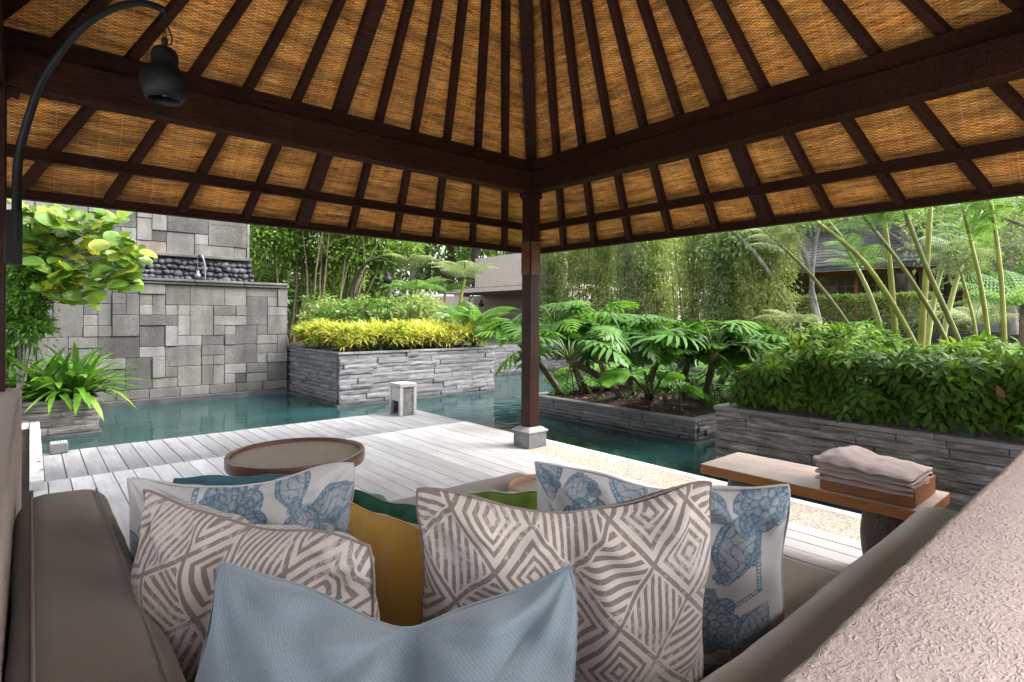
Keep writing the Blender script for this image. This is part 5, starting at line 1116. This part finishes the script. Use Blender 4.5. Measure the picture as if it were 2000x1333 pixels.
# grey-limbed tree before the bungalow
gb = atd(1612, 690, 13.0); o = thing('grey_tree', 'tree with smooth pale grey forking limbs in front of the bungalow', 'tree', (gb.x, gb.y, .35)); m = MB()
limbs = [([(1608, 690), (1598, 640), (1585, 580), (1583, 530), (1545, 440), (1520, 380)], .075), ([(1566, 690), (1560, 640), (1545, 600), (1510, 545), (1470, 490), (1430, 450)], .07), ([(1606, 690), (1603, 640), (1592, 590), (1586, 545), (1600, 440), (1640, 370)], .065), ([(1545, 440), (1560, 400), (1600, 360)], .03), ([(1510, 545), (1525, 480), (1560, 420)], .03)]
for pts, r in limbs:
    P = smooth_path([atd(*q, 13.0+.25*math.sin(i)) for i, q in enumerate(pts)], 4); P[0].z = .35 if len(pts) > 4 else P[0].z; m.tube(P, [r*(1-.5*i/(len(P)-1)) for i in range(len(P))], 8)
m.build('trunk', MAT['bark_grey'], o, smooth=True)
crown('crown', 'leaf_far', o, [leafball(atd(px, py, D), (R, R, R*.6), nc, 24, .26, .12) for (px, py, D, R, nc) in [(1480, 440, 13, .9, 55), (1560, 400, 13.3, 1.1, 60), (1640, 390, 13, 1.1, 50), (1430, 470, 13.4, .7, 40), (1740, 370, 13, 1.2, 50), (1510, 500, 13.6, .5, 22)]])
gb2 = atd(1990, 470, 10.5); o = thing('grey_branch_tree', 'bare pale twigs and loose leaves of a tree at the upper right edge', 'tree', (gb2.x+1.5, gb2.y-.5, .3)); m = MB()
for pts, r in [([(2130, 620), (2060, 480), (1960, 425), (1890, 400)], .05), ([(2040, 470), (1960, 480), (1905, 505)], .012), ([(2010, 440), (1990, 470), (1960, 490)], .010), ([(2040, 460), (1960, 450), (1900, 490)], .01)]:
    P = smooth_path([atd(*q, 10.5) for q in pts], 4); m.tube(P, [r*(1-.6*i/(len(P)-1)) for i in range(len(P))], 6)
m.build('trunk', MAT['bark_grey'], o, smooth=True)
crown('crown', 'leaf_tree', o, [leafball(atd(px, py, 10.6), (.6, .6, .35), 28, 20, .2, .09) for (px, py) in [(1900, 400), (1980, 400), (1830, 405), (1950, 370)]])
# clipped hedge and dark edging in front of the bungalow windows
def flat_hedge(label, y0, y1, x0, x1, z0, z1, n, mat, ls, stems):
    o = thing('clipped_hedge', label, 'hedge', ((x0+x1)/2, (y0+y1)/2, .9))
    P = np.stack([RNG.uniform(x0, x1, n), RNG.uniform(y0, y1, n), RNG.uniform(z0, z1, n)], 1); f = RNG.integers(0, 3, n); P[f == 0, 0] = x0+RNG.uniform(-.05, .08, (f == 0).sum()); P[f == 1, 2] = z1+RNG.uniform(-.06, .04, (f == 1).sum())
    V, T, c = cloud(LEAF4, P, RNG.normal(size=(n, 3))+A_([-.6, 0, .3]), ls*RNG.uniform(.7, 1.3, n), RNG.uniform(.1, .9, n), jit=.8); crown_ = obj('foliage', arr_mesh('foliage', V, T, c), MAT[mat], o)
    m = MB()
    for k in range(stems):
        y = random.uniform(y0+.1, y1-.1); x = (x0+x1)/2; m.tube([(x, y, .9), (x+random.uniform(-.2, .2), y+random.uniform(-.3, .3), z0+.15)], [.035, .02], 5)
    m.build('stem', MAT['bark_grey'], o)['kind'] = 'stuff'
flat_hedge('clipped green hedge on thin stems in front of the bungalow windows', 4.4, 9.0, 21.0, 21.6, 1.3, 2.12, 4200, 'leaf_olive', .11, 30)
flat_hedge('small clipped hedge left of the grey limbs by the bungalow', 9.6, 10.6, 21.0, 21.6, 1.3, 2.12, 1000, 'leaf_olive', .11, 8)
flat_hedge('low dark edging hedge at the foot of the bungalow', 3.5, 12.5, 20.0, 20.5, .95, 1.2, 4200, 'leaf_dark', .10, 10)
sl_ = struct(box('stone_edging', (19.3, 2, .3), (19.95, 13, .94), MAT['dark_core']))

# left planter: round-leaved shrub, small-leaved shrub, strappy clumps
def round_leaf():
    v = [(0, 0, 0)]; n = 14
    for i in range(n+1):
        a = -2.75+5.5*i/n; v.append((.42*math.sin(a)*(1.0), .52-.52*math.cos(a)*1.0, .17*abs(math.sin(a))-.06-.06*math.cos(a)))
    v = [(0, .48, -.03)]+v[1:]; t = [(0, 1+i, 2+i) for i in range(n)]+[(0, n+1, 1)]
    return v, t
rv_, rt2 = round_leaf(); RLM = []
for q in range(6):
    me = arr_mesh('leaf', A_(rv_, float)+RNG.normal(size=(len(rv_), 3))*.008, A_(rt2), np.full(len(rv_), [.1, .3, .45, .6, .8, 1.0][q]), True); me.materials.append(MAT['leaf_round']); RLM.append(me)
b = Vector((-.25, 8.9, .28)); o = thing('round_leaf_shrub', 'shrub with large round yellow-green leaves at the upper left', 'shrub', b); m = MB(); D0 = 6.6
tips = []
for k in range(22):
    t = 2.4*k; rr = math.sqrt((k+.5)/22); tips.append((130+118*rr*math.cos(t), 492+82*rr*math.sin(t)))
tips += [(180, 450), (110, 430), (90, 470), (200, 540), (160, 530), (120, 545), (60, 470)]
tips += [(245, 500), (255, 540), (235, 480), (60, 430), (70, 520), (100, 570), (150, 575)]
hub = atd(60, 530, D0)
m.tube(smooth_path([b, b.lerp(hub, .5)+Vector((-.06, 0, 0)), hub], 4), [.035]*5+[.025]*4, 7)
for (px, py) in tips:
    D = D0+random.uniform(-.35, .35); t = atd(px, py, D); m.tube(smooth_path([hub, hub.lerp(t, .5)+Vector((0, 0, .05)), t], 3), [.012, .011, .01, .008, .007, .006, .004], 5)
    for q in range(11):
        a = random.uniform(0, 6.28); d = Vector((math.cos(a), math.sin(a)-.35, random.uniform(-.5, .55))); pos_ = t+Vector((random.uniform(-.13, .13), random.uniform(-.13, .13), random.uniform(-.13, .13)))
        up = Vector((random.uniform(-.4, .5), -.75, random.uniform(.4, 1.1))); obj('leaf', random.choice(RLM), None, o, frame(pos_, d, up, random.uniform(.13, .21)))
m.build('branch', MAT['bark_brown'], o, smooth=True)
b = atd(35, 765, 6.5); b.z = .28
sh = thing('small_leaf_shrub', 'bushy shrub with small glossy leaves beside the left post', 'shrub', b); m = MB()
for (px, py) in [(28, 640), (45, 600), (60, 580), (30, 560), (70, 620), (20, 520)]:
    t = atd(px, py, 6.5); m.tube(smooth_path([b, b.lerp(t, .5)+Vector((.03, 0, 0)), t], 4), [.014]*5+[.008]*4, 6)
m.build('stem', MAT['bark_grey'], sh, smooth=True)
crown('foliage', 'leaf_strap', sh, [leafball(atd(px, py, 6.55), (R, R, R), int(nc*1.7), 22, .10, .07, W=.9, bias=.15) for (px, py, R, nc) in [(40, 540, .22, 34), (62, 580, .2, 34), (35, 620, .2, 30), (72, 640, .14, 20), (28, 680, .14, 18), (55, 520, .18, 24)]])
STR = []
for q in range(5):
    v, t = [], []; k = 7; dr_ = .25+.14*q
    for i in range(k+1):
        s = i/k; wd = .034*math.sin(math.pi*(.10+.86*s))**.7 if i < k else .001; y = s*(1-.18*dr_*s); z = .42*s-dr_*1.15*s*s
        v += [(-wd, y, z+.012), (0, y, z), (wd, y, z+.012)]
    for i in range(k):
        a = 3*i; t += [(a, a+1, a+4), (a, a+4, a+3), (a+1, a+2, a+5), (a+1, a+5, a+4)]
    me = arr_mesh('leaf', A_(v, float), A_(t), np.full(len(v), [.2, .4, .55, .7, .95][q]), True); me.materials.append(MAT['leaf_strap']); STR.append(me)
cl = [((40, 775), 'at the far left'), ((75, 783), 'left of centre'), ((112, 785), 'in the centre'), ((148, 783), 'right of centre'), ((178, 778), 'at the right end'), ((100, 770), 'in the second row, left'), ((150, 768), 'in the second row, right')]
for (px, py), w_ in cl:
    b = atz(px, py, .285)
    if b.y > 10.4: b = atd(px, py, 7.4); b.z = .285
    b.x = min(max(b.x, -1.2), .48); b.y = min(max(b.y, 8.75), 10.3)
    o = thing('strap_leaf_plant', f'strappy bright green clump {w_} of the small left planter', 'plant', b, 'strappy clumps in the small left planter')
    for k in range(38):
        a = 2.4*k; e = random.uniform(.1, 1.1); obj('leaf', random.choice(STR), None, o, frame(b, (math.cos(a)*math.cos(e), math.sin(a)*math.cos(e), math.sin(e)), s=(random.uniform(.9, 1.4), *(random.uniform(.5, .85),)*2)))
